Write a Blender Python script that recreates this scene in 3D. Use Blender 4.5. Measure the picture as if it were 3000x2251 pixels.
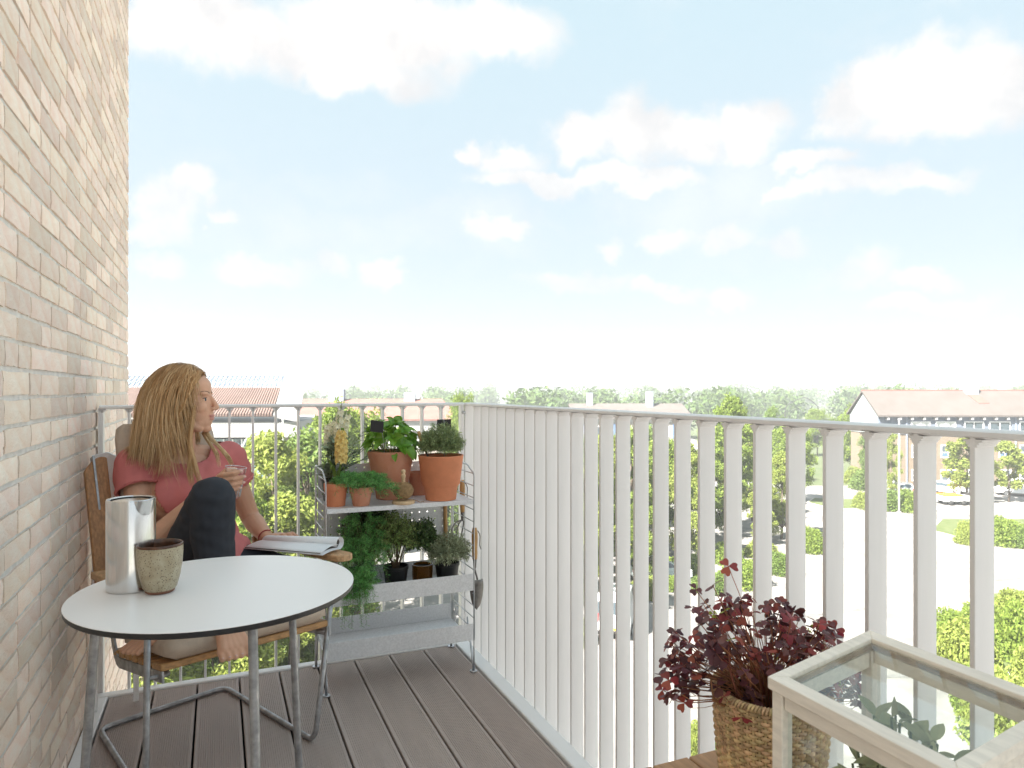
import bpy, bmesh, math, random
from mathutils import Vector, Matrix, noise as mnoise
random.seed(7)
scene = bpy.context.scene
for o in list(bpy.data.objects):
    bpy.data.objects.remove(o)
COL = scene.collection
R = math.radians

# ------------------------------------------------------------------ camera
HAZE = 0.0014
YAW = math.atan(860 / 2020)
SN, CS = math.sin(YAW), math.cos(YAW)
cam_d = bpy.data.cameras.new('camera')
cam = bpy.data.objects.new('camera', cam_d)
COL.objects.link(cam)
cam.location = (0, 0, 1.16)
cam.rotation_euler = (R(90), 0, -YAW)
cam_d.sensor_width = 36
cam_d.lens = 36 * 2020 / 3000
cam_d.shift_y = 0.0055
cam_d.clip_start = 0.05
cam_d.clip_end = 6000
cam_d.dof.use_dof = True
cam_d.dof.focus_distance = 1.9
cam_d.dof.aperture_fstop = 11
scene.camera = cam

# ------------------------------------------------------------------ light and sky
SUN_DIR = Vector((-0.78, -0.22, 0.84)).normalized()      # towards the sun: behind and left, over the roof
SUN_EL = math.asin(SUN_DIR.z)
SUN_AZ = math.atan2(SUN_DIR.x, SUN_DIR.y)
EXPO = 2.55
vs = scene.view_settings
scene.display_settings.display_device = 'sRGB'
vs.view_transform = 'Standard'
vs.look = 'None'
vs.exposure = EXPO
vs.gamma = 1
vs.use_curve_mapping = False

sd = bpy.data.lights.new('sun', 'SUN')
sd.energy = 4.9
sd.angle = R(0.6)
sd.color = (1.0, 0.95, 0.87)
so = bpy.data.objects.new('sun', sd)
COL.objects.link(so)
so.rotation_euler = SUN_DIR.to_track_quat('Z', 'Y').to_euler()
so.location = (-20, -20, 40)

world = bpy.data.worlds.new('World')
scene.world = world
world.use_nodes = True
wt = world.node_tree
wt.nodes.clear()


def wn(kind, **kw):
    n = wt.nodes.new(kind)
    for k, v in kw.items():
        setattr(n, k, v)
    return n


def wl(a, b):
    wt.links.new(a, b)


def wmath(op, a, b=None, c=None, clamp=False):
    n = wn('ShaderNodeMath', operation=op)
    n.use_clamp = clamp
    for i, v in enumerate((a, b, c)):
        if v is None:
            continue
        if isinstance(v, (int, float)):
            n.inputs[i].default_value = v
        else:
            wl(v, n.inputs[i])
    return n.outputs[0]


def wsmooth(x, lo, hi):
    n = wn('ShaderNodeMapRange', interpolation_type='SMOOTHSTEP')
    n.clamp = True
    wl(x, n.inputs[0])
    n.inputs[1].default_value = lo
    n.inputs[2].default_value = hi
    n.inputs[3].default_value = 0
    n.inputs[4].default_value = 1
    return n.outputs[0]


def wmix(f, a, b):
    n = wn('ShaderNodeMix', data_type='RGBA')
    n.clamp_factor = True
    if isinstance(f, float):
        n.inputs[0].default_value = f
    else:
        wl(f, n.inputs[0])
    for i, v in ((6, a), (7, b)):
        if isinstance(v, tuple):
            n.inputs[i].default_value = (*v, 1)
        else:
            wl(v, n.inputs[i])
    return n.outputs[2]


tc = wn('ShaderNodeTexCoord')
sep = wn('ShaderNodeSeparateXYZ')
wl(tc.outputs['Generated'], sep.inputs[0])
az = wmath('ARCTAN2', sep.outputs[0], sep.outputs[1])            # 0 along the wall, grows to the right
el = wmath('ARCSINE', sep.outputs[2])
skyn = wn('ShaderNodeTexSky', sky_type='NISHITA')
skyn.sun_disc = False
skyn.sun_elevation = SUN_EL
skyn.sun_rotation = SUN_AZ
skyn.altitude = 20
skyn.air_density = 1.0
skyn.dust_density = 2.5
skyn.ozone_density = 1.2
SKY_K = 0.10
sc = wn('ShaderNodeVectorMath', operation='SCALE')
wl(skyn.outputs[0], sc.inputs[0])
sc.inputs['Scale'].default_value = SKY_K
# thin veil of high haze over the whole dome, thicker towards the horizon
K = 2 ** -EXPO
blue = tuple(v * K for v in (0.66, 0.845, 0.90))
pale = tuple(v * K for v in (0.715, 0.81, 0.86))
low = tuple(v * K for v in (0.82, 0.84, 0.855))
e1 = wsmooth(el, 0.10, 0.62)
veil = wmix(e1, pale, blue)
veil = wmix(wsmooth(el, 0.20, 0.0), veil, low)
base = wmix(0.06, veil, sc.outputs[0])
# cumulus: (azimuth, elevation, half width, half height) in radians
comb = wn('ShaderNodeCombineXYZ')
wl(az, comb.inputs[0])
wl(el, comb.inputs[1])
nz1 = wn('ShaderNodeTexNoise')
nz1.inputs['Scale'].default_value = 9
nz1.inputs['Detail'].default_value = 7
nz1.inputs['Roughness'].default_value = 0.62
wl(comb.outputs[0], nz1.inputs['Vector'])
off = wn('ShaderNodeVectorMath', operation='SUBTRACT')
wl(nz1.outputs['Color'], off.inputs[0])
off.inputs[1].default_value = (0.5, 0.5, 0.5)
offs = wn('ShaderNodeVectorMath', operation='MULTIPLY')
wl(off.outputs[0], offs.inputs[0])
offs.inputs[1].default_value = (0.15, 0.12, 0)
wv = wn('ShaderNodeVectorMath', operation='ADD')
wl(comb.outputs[0], wv.inputs[0])
wl(offs.outputs[0], wv.inputs[1])
CLOUDS = [(0.025, 0.443, 0.141, 0.056), (0.231, 0.478, 0.199, 0.058), (0.402, 0.48, 0.089, 0.047), (-0.057, 0.448, 0.079, 0.047), (0.137, 0.427, 0.192, 0.036), (-0.065, 0.227, 0.047, 0.046), (-0.033, 0.256, 0.037, 0.029), (-0.088, 0.195, 0.035, 0.017), (0.0, 0.225, 0.025, 0.013), (-0.081, 0.157, 0.05, 0.019), (0.051, 0.162, 0.07, 0.027), (0.137, 0.176, 0.041, 0.028), (0.221, 0.17, 0.043, 0.028), (0.245, 0.156, 0.029, 0.012), (0.338, 0.334, 0.025, 0.02), (0.393, 0.321, 0.059, 0.027), (0.501, 0.35, 0.054, 0.039), (0.574, 0.347, 0.072, 0.047), (0.645, 0.343, 0.079, 0.038), (0.732, 0.335, 0.058, 0.038), (0.452, 0.294, 0.128, 0.018), (0.598, 0.293, 0.104, 0.02), (0.886, 0.369, 0.07, 0.042), (0.957, 0.37, 0.054, 0.044), (1.009, 0.355, 0.054, 0.05), (0.838, 0.353, 0.045, 0.032), (0.939, 0.325, 0.11, 0.027), (0.809, 0.297, 0.054, 0.017), (0.78, 0.266, 0.03, 0.015), (0.862, 0.265, 0.103, 0.021), (0.939, 0.259, 0.059, 0.016), (0.368, 0.22, 0.04, 0.026), (0.402, 0.225, 0.03, 0.016), (0.545, 0.204, 0.024, 0.023), (0.626, 0.215, 0.047, 0.028), (0.7, 0.215, 0.054, 0.027), (0.767, 0.193, 0.035, 0.018), (0.862, 0.159, 0.064, 0.026), (0.939, 0.14, 0.055, 0.015), (0.501, 0.153, 0.098, 0.019), (0.622, 0.14, 0.066, 0.014), (0.705, 0.132, 0.041, 0.014), (0.939, 0.107, 0.091, 0.017)]
dmin = None
for a0, e0, ra, re in CLOUDS:
    ma = wn('ShaderNodeVectorMath', operation='MULTIPLY_ADD')
    wl(wv.outputs[0], ma.inputs[0])
    ma.inputs[1].default_value = (1 / ra, 1 / re, 0)
    ma.inputs[2].default_value = (-a0 / ra, -e0 / re, 0)
    ln = wn('ShaderNodeVectorMath', operation='LENGTH')
    wl(ma.outputs[0], ln.inputs[0])
    dmin = ln.outputs['Value'] if dmin is None else wmath('SMOOTH_MIN', dmin, ln.outputs['Value'], 0.25)
cl = wsmooth(dmin, 1.10, 0.42)
# the same kind of broken cumulus over the rest of the dome
gmap = wn('ShaderNodeVectorMath', operation='MULTIPLY_ADD')
wl(wv.outputs[0], gmap.inputs[0])
gmap.inputs[1].default_value = (1.0, 2.2, 1)
gmap.inputs[2].default_value = (20.7, 11.9, 0)
nz2 = wn('ShaderNodeTexNoise')
nz2.inputs['Scale'].default_value = 3.1
nz2.inputs['Detail'].default_value = 5
wl(gmap.outputs[0], nz2.inputs['Vector'])
gen = wmath('MULTIPLY', wsmooth(nz2.outputs['Fac'], 0.50, 0.72), 0.4)
allc = wmath('MAXIMUM', cl, gen)
fade = wsmooth(el, 0.04, 0.42)
allc = wmath('MULTIPLY', allc, wmath('MULTIPLY_ADD', fade, 0.62, 0.38))
shade = wsmooth(nz1.outputs['Fac'], 0.30, 0.66)
ccol = wmix(shade, tuple(v * K for v in (0.88, 0.885, 0.895)), tuple(v * K for v in (1.16, 1.11, 1.065)))
fin = wmix(allc, base, ccol)
bg = wn('ShaderNodeBackground')
wl(fin, bg.inputs[0])
bg.inputs[1].default_value = 1.0
wo = wn('ShaderNodeOutputWorld')
wl(bg.outputs[0], wo.inputs[0])

# ------------------------------------------------------------------ helpers


def tag(o, label=None, cat=None, group=None, kind=None):
    if label:
        o['label'] = label
    if cat:
        o['category'] = cat
    if group:
        o['group'] = group
    if kind:
        o['kind'] = kind
    return o


def empty(name, loc, label=None, cat=None, group=None):
    o = bpy.data.objects.new(name, None)
    o.empty_display_size = 0.05
    o.location = loc
    COL.objects.link(o)
    return tag(o, label, cat, group)


def adopt(o, parent):
    """parent o; mesh coordinates stay world coordinates"""
    o.parent = parent
    m = Matrix.Translation(-Vector(parent.location)) if parent.type == 'EMPTY' else Matrix.Identity(4)
    o.matrix_parent_inverse = m
    return o


class MB:
    def __init__(s):
        s.v = []
        s.f = []
        s.m = []

    def add(s, vs_, fs, mi=0):
        n = len(s.v)
        s.v += [tuple(p) for p in vs_]
        s.f += [tuple(i + n for i in f) for f in fs]
        s.m += [mi] * len(fs)
        return s

    def box(s, a, b, M=None, mi=0):
        x0, y0, z0 = a
        x1, y1, z1 = b
        p = [Vector(q) for q in ((x0, y0, z0), (x1, y0, z0), (x1, y1, z0), (x0, y1, z0), (x0, y0, z1), (x1, y0, z1), (x1, y1, z1), (x0, y1, z1))]
        if M is not None:
            p = [M @ q for q in p]
        return s.add(p, [(0, 3, 2, 1), (4, 5, 6, 7), (0, 1, 5, 4), (1, 2, 6, 5), (2, 3, 7, 6), (3, 0, 4, 7)], mi)

    def cbox(s, c, sz, M=None, mi=0):
        h = [v / 2 for v in sz]
        return s.box([c[i] - h[i] for i in range(3)], [c[i] + h[i] for i in range(3)], M, mi)

    def poly(s, pts, thick=None, mi=0):
        """flat polygon; thick = vector to extrude by"""
        n = len(pts)
        if thick is None:
            return s.add(pts, [tuple(range(n))], mi)
        t = Vector(thick)
        q = [Vector(p) for p in pts]
        fs = [tuple(range(n - 1, -1, -1)), tuple(range(n, 2 * n))]
        for i in range(n):
            j = (i + 1) % n
            fs.append((i, j, n + j, n + i))
        return s.add(q + [p + t for p in q], fs, mi)

    def tube(s, pts, r, n=10, closed=False, caps=True, mi=0, squash=None):
        P = [Vector(p) for p in pts]
        m = len(P)
        rr = r if isinstance(r, (list, tuple)) else [r] * m
        T = []
        for i in range(m):
            a = P[(i - 1) % m] if (closed or i > 0) else P[i]
            b = P[(i + 1) % m] if (closed or i < m - 1) else P[i]
            t = (b - a)
            T.append(t.normalized() if t.length > 1e-9 else Vector((0, 0, 1)))
        up = Vector((0, 0, 1)) if abs(T[0].z) < 0.9 else Vector((1, 0, 0))
        N = (up - T[0] * up.dot(T[0])).normalized()
        vs_ = []
        for i in range(m):
            if i > 0:
                N = (N - T[i] * N.dot(T[i]))
                N = N.normalized() if N.length > 1e-6 else Vector((1, 0, 0))
            B = T[i].cross(N)
            for k in range(n):
                a = 2 * math.pi * k / n
                x, y = math.cos(a), math.sin(a)
                if squash:
                    x *= squash[0]
                    y *= squash[1]
                vs_.append(P[i] + (N * x + B * y) * rr[i])
        fs = []
        seg = m if closed else m - 1
        for i in range(seg):
            j = (i + 1) % m
            for k in range(n):
                l = (k + 1) % n
                fs.append((i * n + k, i * n + l, j * n + l, j * n + k))
        if caps and not closed:
            fs.append(tuple(range(n - 1, -1, -1)))
            fs.append(tuple((m - 1) * n + k for k in range(n)))
        return s.add(vs_, fs, mi)

    def lathe(s, prof, n=24, c=(0, 0, 0), M=None, mi=0, caps=False):
        vs_ = []
        m = len(prof)
        for r_, z in prof:
            for k in range(n):
                a = 2 * math.pi * k / n
                p = Vector((r_ * math.cos(a), r_ * math.sin(a), z))
                p = (M @ p) if M is not None else p
                vs_.append(p + Vector(c))
        fs = []
        for i in range(m - 1):
            for k in range(n):
                l = (k + 1) % n
                fs.append((i * n + k, i * n + l, (i + 1) * n + l, (i + 1) * n + k))
        if caps:
            fs.append(tuple(range(n - 1, -1, -1)))
            fs.append(tuple((m - 1) * n + k for k in range(n)))
        return s.add(vs_, fs, mi)

    def ell(s, c, rad, rot=None, nu=16, nv=10, mi=0):
        c = Vector(c)
        vs_ = []
        for i in range(nv + 1):
            ph = math.pi * i / nv
            for k in range(nu):
                a = 2 * math.pi * k / nu
                p = Vector((rad[0] * math.sin(ph) * math.cos(a), rad[1] * math.sin(ph) * math.sin(a), rad[2] * math.cos(ph)))
                vs_.append(c + (rot @ p if rot is not None else p))
        fs = []
        for i in range(nv):
            for k in range(nu):
                l = (k + 1) % nu
                fs.append((i * nu + k, (i + 1) * nu + k, (i + 1) * nu + l, i * nu + l))
        return s.add(vs_, fs, mi)

    def mesh(s, name='mesh', mats=(), smooth=False, angle=None):
        me = bpy.data.meshes.new(name)
        me.from_pydata(s.v, [], s.f)
        for m in (mats if isinstance(mats, (list, tuple)) else [mats]):
            me.materials.append(m)
        if any(s.m):
            me.polygons.foreach_set('material_index', s.m)
        me.validate()
        bm = bmesh.new()
        bm.from_mesh(me)
        bmesh.ops.remove_doubles(bm, verts=bm.verts, dist=1e-6)
        bmesh.ops.recalc_face_normals(bm, faces=bm.faces)
        bm.to_mesh(me)
        bm.free()
        if smooth:
            me.polygons.foreach_set('use_smooth', [True] * len(me.polygons))
            if angle:
                try:
                    me.set_sharp_from_angle(angle=R(angle))
                except Exception:
                    pass
        return me

    def raw(s, name='mesh', mats=(), smooth=False):
        me = bpy.data.meshes.new(name)
        me.from_pydata(s.v, [], s.f)
        for m in (mats if isinstance(mats, (list, tuple)) else [mats]):
            me.materials.append(m)
        if any(s.m):
            me.polygons.foreach_set('material_index', s.m)
        if smooth:
            me.polygons.foreach_set('use_smooth', [True] * len(me.polygons))
        return me

    def build(s, name, mats, parent=None, smooth=False, angle=None, bevel=0, seg=2, raw=False):
        me = s.raw(name, mats, smooth) if raw else s.mesh(name, mats, smooth or bevel > 0, angle or (35 if bevel else None))
        return link(name, me, parent, bevel, seg)


def link(name, me, parent=None, bevel=0, seg=2):
    o = bpy.data.objects.new(name, me)
    COL.objects.link(o)
    if parent is not None:
        adopt(o, parent)
    if bevel:
        b = o.modifiers.new('bevel', 'BEVEL')
        b.width = bevel
        b.segments = seg
        b.limit_method = 'ANGLE'
        b.angle_limit = R(40)
        b.harden_normals = False
    return o


def copy_tree(o, parent=None):
    c = o.copy()
    COL.objects.link(c)
    if parent is not None:
        c.parent = parent
    for ch in list(o.children):
        copy_tree(ch, c)
    return c


def frame(origin, x, y=None, z=None):
    """matrix with columns x,y,z at origin"""
    x = Vector(x).normalized()
    if z is None:
        y = Vector(y).normalized()
        z = x.cross(y).normalized()
        y = z.cross(x)
    else:
        z = Vector(z).normalized()
        y = z.cross(x).normalized()
        x = y.cross(z)
    m = Matrix((x, y, z)).transposed().to_4x4()
    m.translation = Vector(origin)
    return m


def W(r, f, z=0.0):
    """metres right / forward of the camera foot -> world"""
    return Vector((f * SN + r * CS, f * CS - r * SN, z))


def arc(pts, rad, n=5):
    """polyline with rounded corners"""
    P = [Vector(p) for p in pts]
    out = [P[0]]
    for i in range(1, len(P) - 1):
        a = (P[i - 1] - P[i])
        b = (P[i + 1] - P[i])
        t = min(rad, a.length * .45, b.length * .45)
        p0 = P[i] + a.normalized() * t
        p1 = P[i] + b.normalized() * t
        for k in range(n + 1):
            u = k / n
            out.append(p0 * (1 - u) ** 2 + P[i] * 2 * u * (1 - u) + p1 * u * u)
    out.append(P[-1])
    return out


def bez(p0, p1, p2, p3, n=12):
    p0, p1, p2, p3 = map(Vector, (p0, p1, p2, p3))
    o = []
    for i in range(n + 1):
        t = i / n
        o.append(p0 * (1 - t) ** 3 + p1 * 3 * t * (1 - t) ** 2 + p2 * 3 * t * t * (1 - t) + p3 * t ** 3)
    return o


# ------------------------------------------------------------------ materials
MATS = {}


def mat(name, col, rough=0.6, metal=0.0, var=0.0, vscale=8.0, stretch=(1, 1, 1), bump=0.0, bscale=60.0, bstretch=None, col2=None, spec=0.5,
        trans=0.0, sss=0.0, coat=0.0, island=0.0, objrand=0.0, detail=4, speck=None, rvar=0.0, leaf=0.0, huev=0.05):
    m = bpy.data.materials.new(name)
    m.use_nodes = True
    nt = m.node_tree
    nt.nodes.clear()
    N = nt.nodes.new
    L = nt.links.new
    out = N('ShaderNodeOutputMaterial')
    p = N('ShaderNodeBsdfPrincipled')
    p.inputs['Roughness'].default_value = rough
    p.inputs['Metallic'].default_value = metal
    p.inputs['Specular IOR Level'].default_value = spec
    p.inputs['Transmission Weight'].default_value = trans
    if sss:
        p.inputs['Subsurface Weight'].default_value = sss
        p.inputs['Subsurface Radius'].default_value = (0.012, 0.005, 0.003)
        p.inputs['Subsurface Scale'].default_value = 1.0
    if coat:
        p.inputs['Coat Weight'].default_value = coat
        p.inputs['Coat Roughness'].default_value = 0.15
    c = (*col, 1)
    p.inputs['Base Color'].default_value = c
    colsock = None
    t = N('ShaderNodeTexCoord')

    def noise_(scale, st, det=4, rough_=0.6):
        mp = N('ShaderNodeMapping')
        mp.inputs['Scale'].default_value = st
        L(t.outputs['Object'], mp.inputs[0])
        n = N('ShaderNodeTexNoise')
        n.inputs['Scale'].default_value = scale
        n.inputs['Detail'].default_value = det
        n.inputs['Roughness'].default_value = rough_
        L(mp.outputs[0], n.inputs['Vector'])
        return n

    def mixc(f, a, b):
        x = N('ShaderNodeMix')
        x.data_type = 'RGBA'
        if isinstance(f, float):
            x.inputs[0].default_value = f
        else:
            L(f, x.inputs[0])
        for i, v in ((6, a), (7, b)):
            if isinstance(v, tuple):
                x.inputs[i].default_value = v if len(v) == 4 else (*v, 1)
            else:
                L(v, x.inputs[i])
        return x.outputs[2]

    if var or col2:
        n = noise_(vscale, stretch, detail)
        c2 = col2 if col2 else tuple(max(0, v * (1 - var)) for v in col)
        c1 = col if col2 else tuple(min(1, v * (1 + var * .6)) for v in col)
        rp = N('ShaderNodeMapRange')
        rp.inputs[1].default_value = 0.34
        rp.inputs[2].default_value = 0.66
        L(n.outputs['Fac'], rp.inputs[0])
        colsock = mixc(rp.outputs[0], c1, c2)
        if rvar:
            rr = N('ShaderNodeMapRange')
            rr.inputs[1].default_value = 0.3
            rr.inputs[2].default_value = 0.7
            rr.inputs[3].default_value = max(0, rough - rvar)
            rr.inputs[4].default_value = min(1, rough + rvar)
            L(n.outputs['Fac'], rr.inputs[0])
            L(rr.outputs[0], p.inputs['Roughness'])
    if island or objrand:
        g = N('ShaderNodeNewGeometry')
        oi = N('ShaderNodeObjectInfo')
        ad = N('ShaderNodeMath')
        ad.operation = 'ADD'
        L(g.outputs['Random Per Island'], ad.inputs[0])
        if objrand:
            L(oi.outputs['Random'], ad.inputs[1])
        fr = N('ShaderNodeMath')
        fr.operation = 'FRACT'
        L(ad.outputs[0], fr.inputs[0])
        amt = max(island, objrand)
        hs = N('ShaderNodeHueSaturation')
        mr = N('ShaderNodeMapRange')
        mr.inputs[3].default_value = 1 - amt
        mr.inputs[4].default_value = 1 + amt
        L(fr.outputs[0], mr.inputs[0])
        L(mr.outputs[0], hs.inputs['Value'])
        f2 = N('ShaderNodeMath')
        f2.operation = 'MULTIPLY'
        L(fr.outputs[0], f2.inputs[0])
        f2.inputs[1].default_value = 7.31
        f3 = N('ShaderNodeMath')
        f3.operation = 'FRACT'
        L(f2.outputs[0], f3.inputs[0])
        mh = N('ShaderNodeMapRange')
        mh.inputs[3].default_value = 0.5 - amt * huev
        mh.inputs[4].default_value = 0.5 + amt * huev
        L(f3.outputs[0], mh.inputs[0])
        L(mh.outputs[0], hs.inputs['Hue'])
        if colsock is None:
            hs.inputs['Color'].default_value = c
        else:
            L(colsock, hs.inputs['Color'])
        colsock = hs.outputs[0]
    if speck:
        sc_, th_, scol = speck
        vo = N('ShaderNodeTexVoronoi')
        vo.inputs['Scale'].default_value = sc_
        vo.inputs['Randomness'].default_value = 1
        L(t.outputs['Object'], vo.inputs['Vector'])
        mr = N('ShaderNodeMapRange')
        mr.inputs[1].default_value = th_
        mr.inputs[2].default_value = th_ * .6
        L(vo.outputs['Distance'], mr.inputs[0])
        colsock = mixc(mr.outputs[0], colsock if colsock is not None else c, (*scol, 1))
    if colsock is not None:
        L(colsock, p.inputs['Base Color'])
    if bump:
        n = noise_(bscale, bstretch or stretch, 5)
        b = N('ShaderNodeBump')
        b.inputs['Strength'].default_value = bump
        b.inputs['Distance'].default_value = 0.01
        L(n.outputs['Fac'], b.inputs['Height'])
        L(b.outputs[0], p.inputs['Normal'])
    sh = p.outputs[0]
    if leaf:
        tl = N('ShaderNodeBsdfTranslucent')
        tl.inputs[0].default_value = (min(1, col[0] * 1.5), min(1, col[1] * 1.35), col[2] * .6, 1)
        if colsock is not None:
            hs2 = N('ShaderNodeHueSaturation')
            hs2.inputs['Value'].default_value = 1.35
            hs2.inputs['Hue'].default_value = 0.485
            L(colsock, hs2.inputs['Color'])
            L(hs2.outputs[0], tl.inputs[0])
        mx = N('ShaderNodeMixShader')
        mx.inputs[0].default_value = leaf
        L(sh, mx.inputs[1])
        L(tl.outputs[0], mx.inputs[2])
        sh = mx.outputs[0]
    L(sh, out.inputs[0])
    MATS[name] = m
    return m


def glass_mat(name, tint=(0.97, 0.99, 0.985), refl=0.045):
    """thin pane: clear, with a sharp reflection that grows at grazing angles"""
    m = bpy.data.materials.new(name)
    m.use_nodes = True
    nt = m.node_tree
    nt.nodes.clear()
    N = nt.nodes.new
    L = nt.links.new
    out = N('ShaderNodeOutputMaterial')
    tr = N('ShaderNodeBsdfTransparent')
    tr.inputs[0].default_value = (*tint, 1)
    gl = N('ShaderNodeBsdfGlossy')
    gl.inputs['Roughness'].default_value = 0.0
    lw = N('ShaderNodeLayerWeight')
    lw.inputs[0].default_value = 0.5
    pw = N('ShaderNodeMath')
    pw.operation = 'POWER'
    L(lw.outputs['Facing'], pw.inputs[0])
    pw.inputs[1].default_value = 4.0
    mu = N('ShaderNodeMath')
    mu.operation = 'MULTIPLY_ADD'
    mu.inputs[1].default_value = 0.8
    mu.inputs[2].default_value = refl
    mu.use_clamp = True
    L(pw.outputs[0], mu.inputs[0])
    mx = N('ShaderNodeMixShader')
    L(mu.outputs[0], mx.inputs[0])
    L(tr.outputs[0], mx.inputs[1])
    L(gl.outputs[0], mx.inputs[2])
    L(mx.outputs[0], out.inputs[0])
    MATS[name] = m
    return m

# ================================================================== the balcony itself
WX = -0.43            # face of the brick wall
RX, RY = 1.055, 3.03  # inner planes of the side and the back railing
m_brick = mat('brick', (0.85, 0.65, 0.525), 0.9, var=0.22, vscale=14, stretch=(1, 1, 1.6), bump=0.4, bscale=90, objrand=0.17, island=0.17, huev=.06, speck=(26, .12, (.36, .22, .14)), col2=(0.89, 0.765, 0.66))
m_mortar = mat('mortar', (0.78, 0.745, 0.70), 0.95, var=0.12, vscale=30, bump=0.5, bscale=160)
m_deck = mat('deck_composite', (0.48, 0.395, 0.358), 0.62, var=0.07, vscale=3.0, stretch=(6, 0.6, 1), bump=0.12, bscale=220, objrand=0.06)
m_white = mat('white_powder_coat', (0.82, 0.80, 0.795), 0.42, var=0.05, vscale=5, stretch=(4, 4, .5), objrand=.025)
m_kerb = mat('white_edge_profile', (0.92, 0.915, 0.91), 0.4, var=0.03, vscale=2)
m_dark = mat('dark_gap', (0.02, 0.018, 0.017), 0.9)
m_conc = mat('concrete', (0.42, 0.41, 0.39), 0.9, var=0.15, vscale=4)
m_steel = mat('bolt_steel', (0.5, 0.5, 0.5), 0.3, metal=1)


def proj(p):
    p = Vector(p)
    d = p.x * SN + p.y * CS
    x = p.x * CS - p.y * SN
    return 1500 + x / d * 2020, 1142 + (1.16 - p.z) / d * 2020, d


# ---- brick wall
wall = empty('brick_wall', (WX, 2.0, -3.5), 'pale beige and pink brick wall rising beside the balcony', 'wall')
MB().box((WX - 0.40, -2.2, -11.5), (WX - 0.0040, 4.062, 5.2)).build('mortar_core', m_mortar, wall)
rb = random.Random(3)


def brick_mesh(ln, seed, hh=0.0525):
    rr = random.Random(seed)
    b = MB()
    d0, d1 = -0.02, 0.0022
    y0, y1, z0, z1 = -ln / 2, ln / 2, -hh / 2, hh / 2
    ny, nz = 6, 3
    front = {}
    vs_ = []
    for i in range(ny + 1):
        for k in range(nz + 1):
            y = y0 + (y1 - y0) * i / ny
            z = z0 + (z1 - z0) * k / nz
            edge = (i in (0, ny)) + (k in (0, nz))
            x = d1 + rr.uniform(-0.0008, 0.0008) - 0.0011 * edge
            if i in (0, ny):
                y += rr.uniform(-0.002, 0.002)
            if k in (0, nz):
                z += rr.uniform(-0.0014, 0.0014)
            front[i, k] = len(vs_)
            vs_.append((x, y, z))
    fs = []
    for i in range(ny):
        for k in range(nz):
            fs.append((front[i, k], front[i + 1, k], front[i + 1, k + 1], front[i, k + 1]))
    ring = [(i, 0) for i in range(ny)] + [(ny, k) for k in range(nz)] + [(i, nz) for i in range(ny, 0, -1)] + [(0, k) for k in range(nz, 0, -1)]
    back = {}
    for q in ring:
        back[q] = len(vs_)
        v = vs_[front[q]]
        vs_.append((d0, v[1], v[2]))
    for a, c in zip(ring, ring[1:] + ring[:1]):
        fs.append((front[c], front[a], back[a], back[c]))
    b.add(vs_, fs)
    return b


STR, HDR = 0.216, 0.104
variants = {}
for ln in (STR, HDR):
    variants[ln] = []
    for k in range(7):
        mb = brick_mesh(ln, k + int(ln * 1000))
        variants[ln].append((mb, mb.mesh('brick', m_brick, True, 50)))
COURSE = 0.0645
spots = []
z = -1.6
row = 0
while z < 5.15:
    y = 4.066
    pat = rb.choice([0, 1, 2, 3])
    y -= (0, 0.05, 0.11, 0.16)[row % 4] if False else 0
    first = True
    while y > 0.3:
        if first and row % 2:
            ln = HDR
        else:
            ln = HDR if rb.random() < 0.16 else STR
        first = False
        cy = y - ln / 2
        spots.append((cy, z + rb.uniform(-0.0025, 0.0025), ln))
        y -= ln + rb.uniform(0.007, 0.012)
    z += COURSE
    row += 1


def shown(s):
    px, py, d = proj((WX, s[0], s[1]))
    if px < -30 or px > 385 or py < -30 or py > 2280:
        return 0
    return 1.0 / d ** 2 * (abs(WX) / d) * s[2]


order = sorted(range(len(spots)), key=lambda i: -shown(spots[i]))
singles = set(order[:298])
rest = MB()
for i, (cy, cz, ln) in enumerate(spots):
    mb, me = rb.choice(variants[ln])
    dx = rb.uniform(-0.0012, 0.0016)
    if i in singles:
        o = bpy.data.objects.new('brick', me)
        COL.objects.link(o)
        o.location = (WX + dx, cy, cz)
        o.rotation_euler = (rb.uniform(-.006, .006), 0, rb.uniform(-.008, .008))
        adopt(o, wall)
    else:
        rest.add([(p[0] + WX + dx, p[1] + cy, p[2] + cz) for p in mb.v], mb.f)
tag(rest.build('bricks', m_brick, wall, smooth=True, angle=50), kind='stuff')

# ---- balcony slab and deck
slab = MB().box((WX + 0.003, -1.6, -0.26), (RX + 0.05, RY + 0.045, -0.075)).build('balcony_slab', m_conc)
tag(slab, kind='structure')
deck = MB().box((WX + 0.05, -1.55, -0.074), (0.995, 2.99, -0.05)).build('deck_floor', m_dark)
tag(deck, kind='structure')
# grooved composite boards
PITCH, BW, TH = 0.1526, 0.1456, 0.024
prof = [(-BW / 2 + 0.002, 0.0), (-BW / 2, -0.002)]
prof = [(-BW / 2, -TH), (-BW / 2, -0.0025), (-BW / 2 + 0.002, 0)]
ng = 19
gx0 = -BW / 2 + 0.010
gp = (BW - 0.020) / ng
for g in range(ng):
    a = gx0 + g * gp
    prof += [(a + gp * .18, 0.0), (a + gp * .30, -0.0017), (a + gp * .70, -0.0017), (a + gp * .82, 0.0)]
prof += [(BW / 2 - 0.002, 0), (BW / 2, -0.0025), (BW / 2, -TH)]
X_G3 = 0.0
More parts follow.
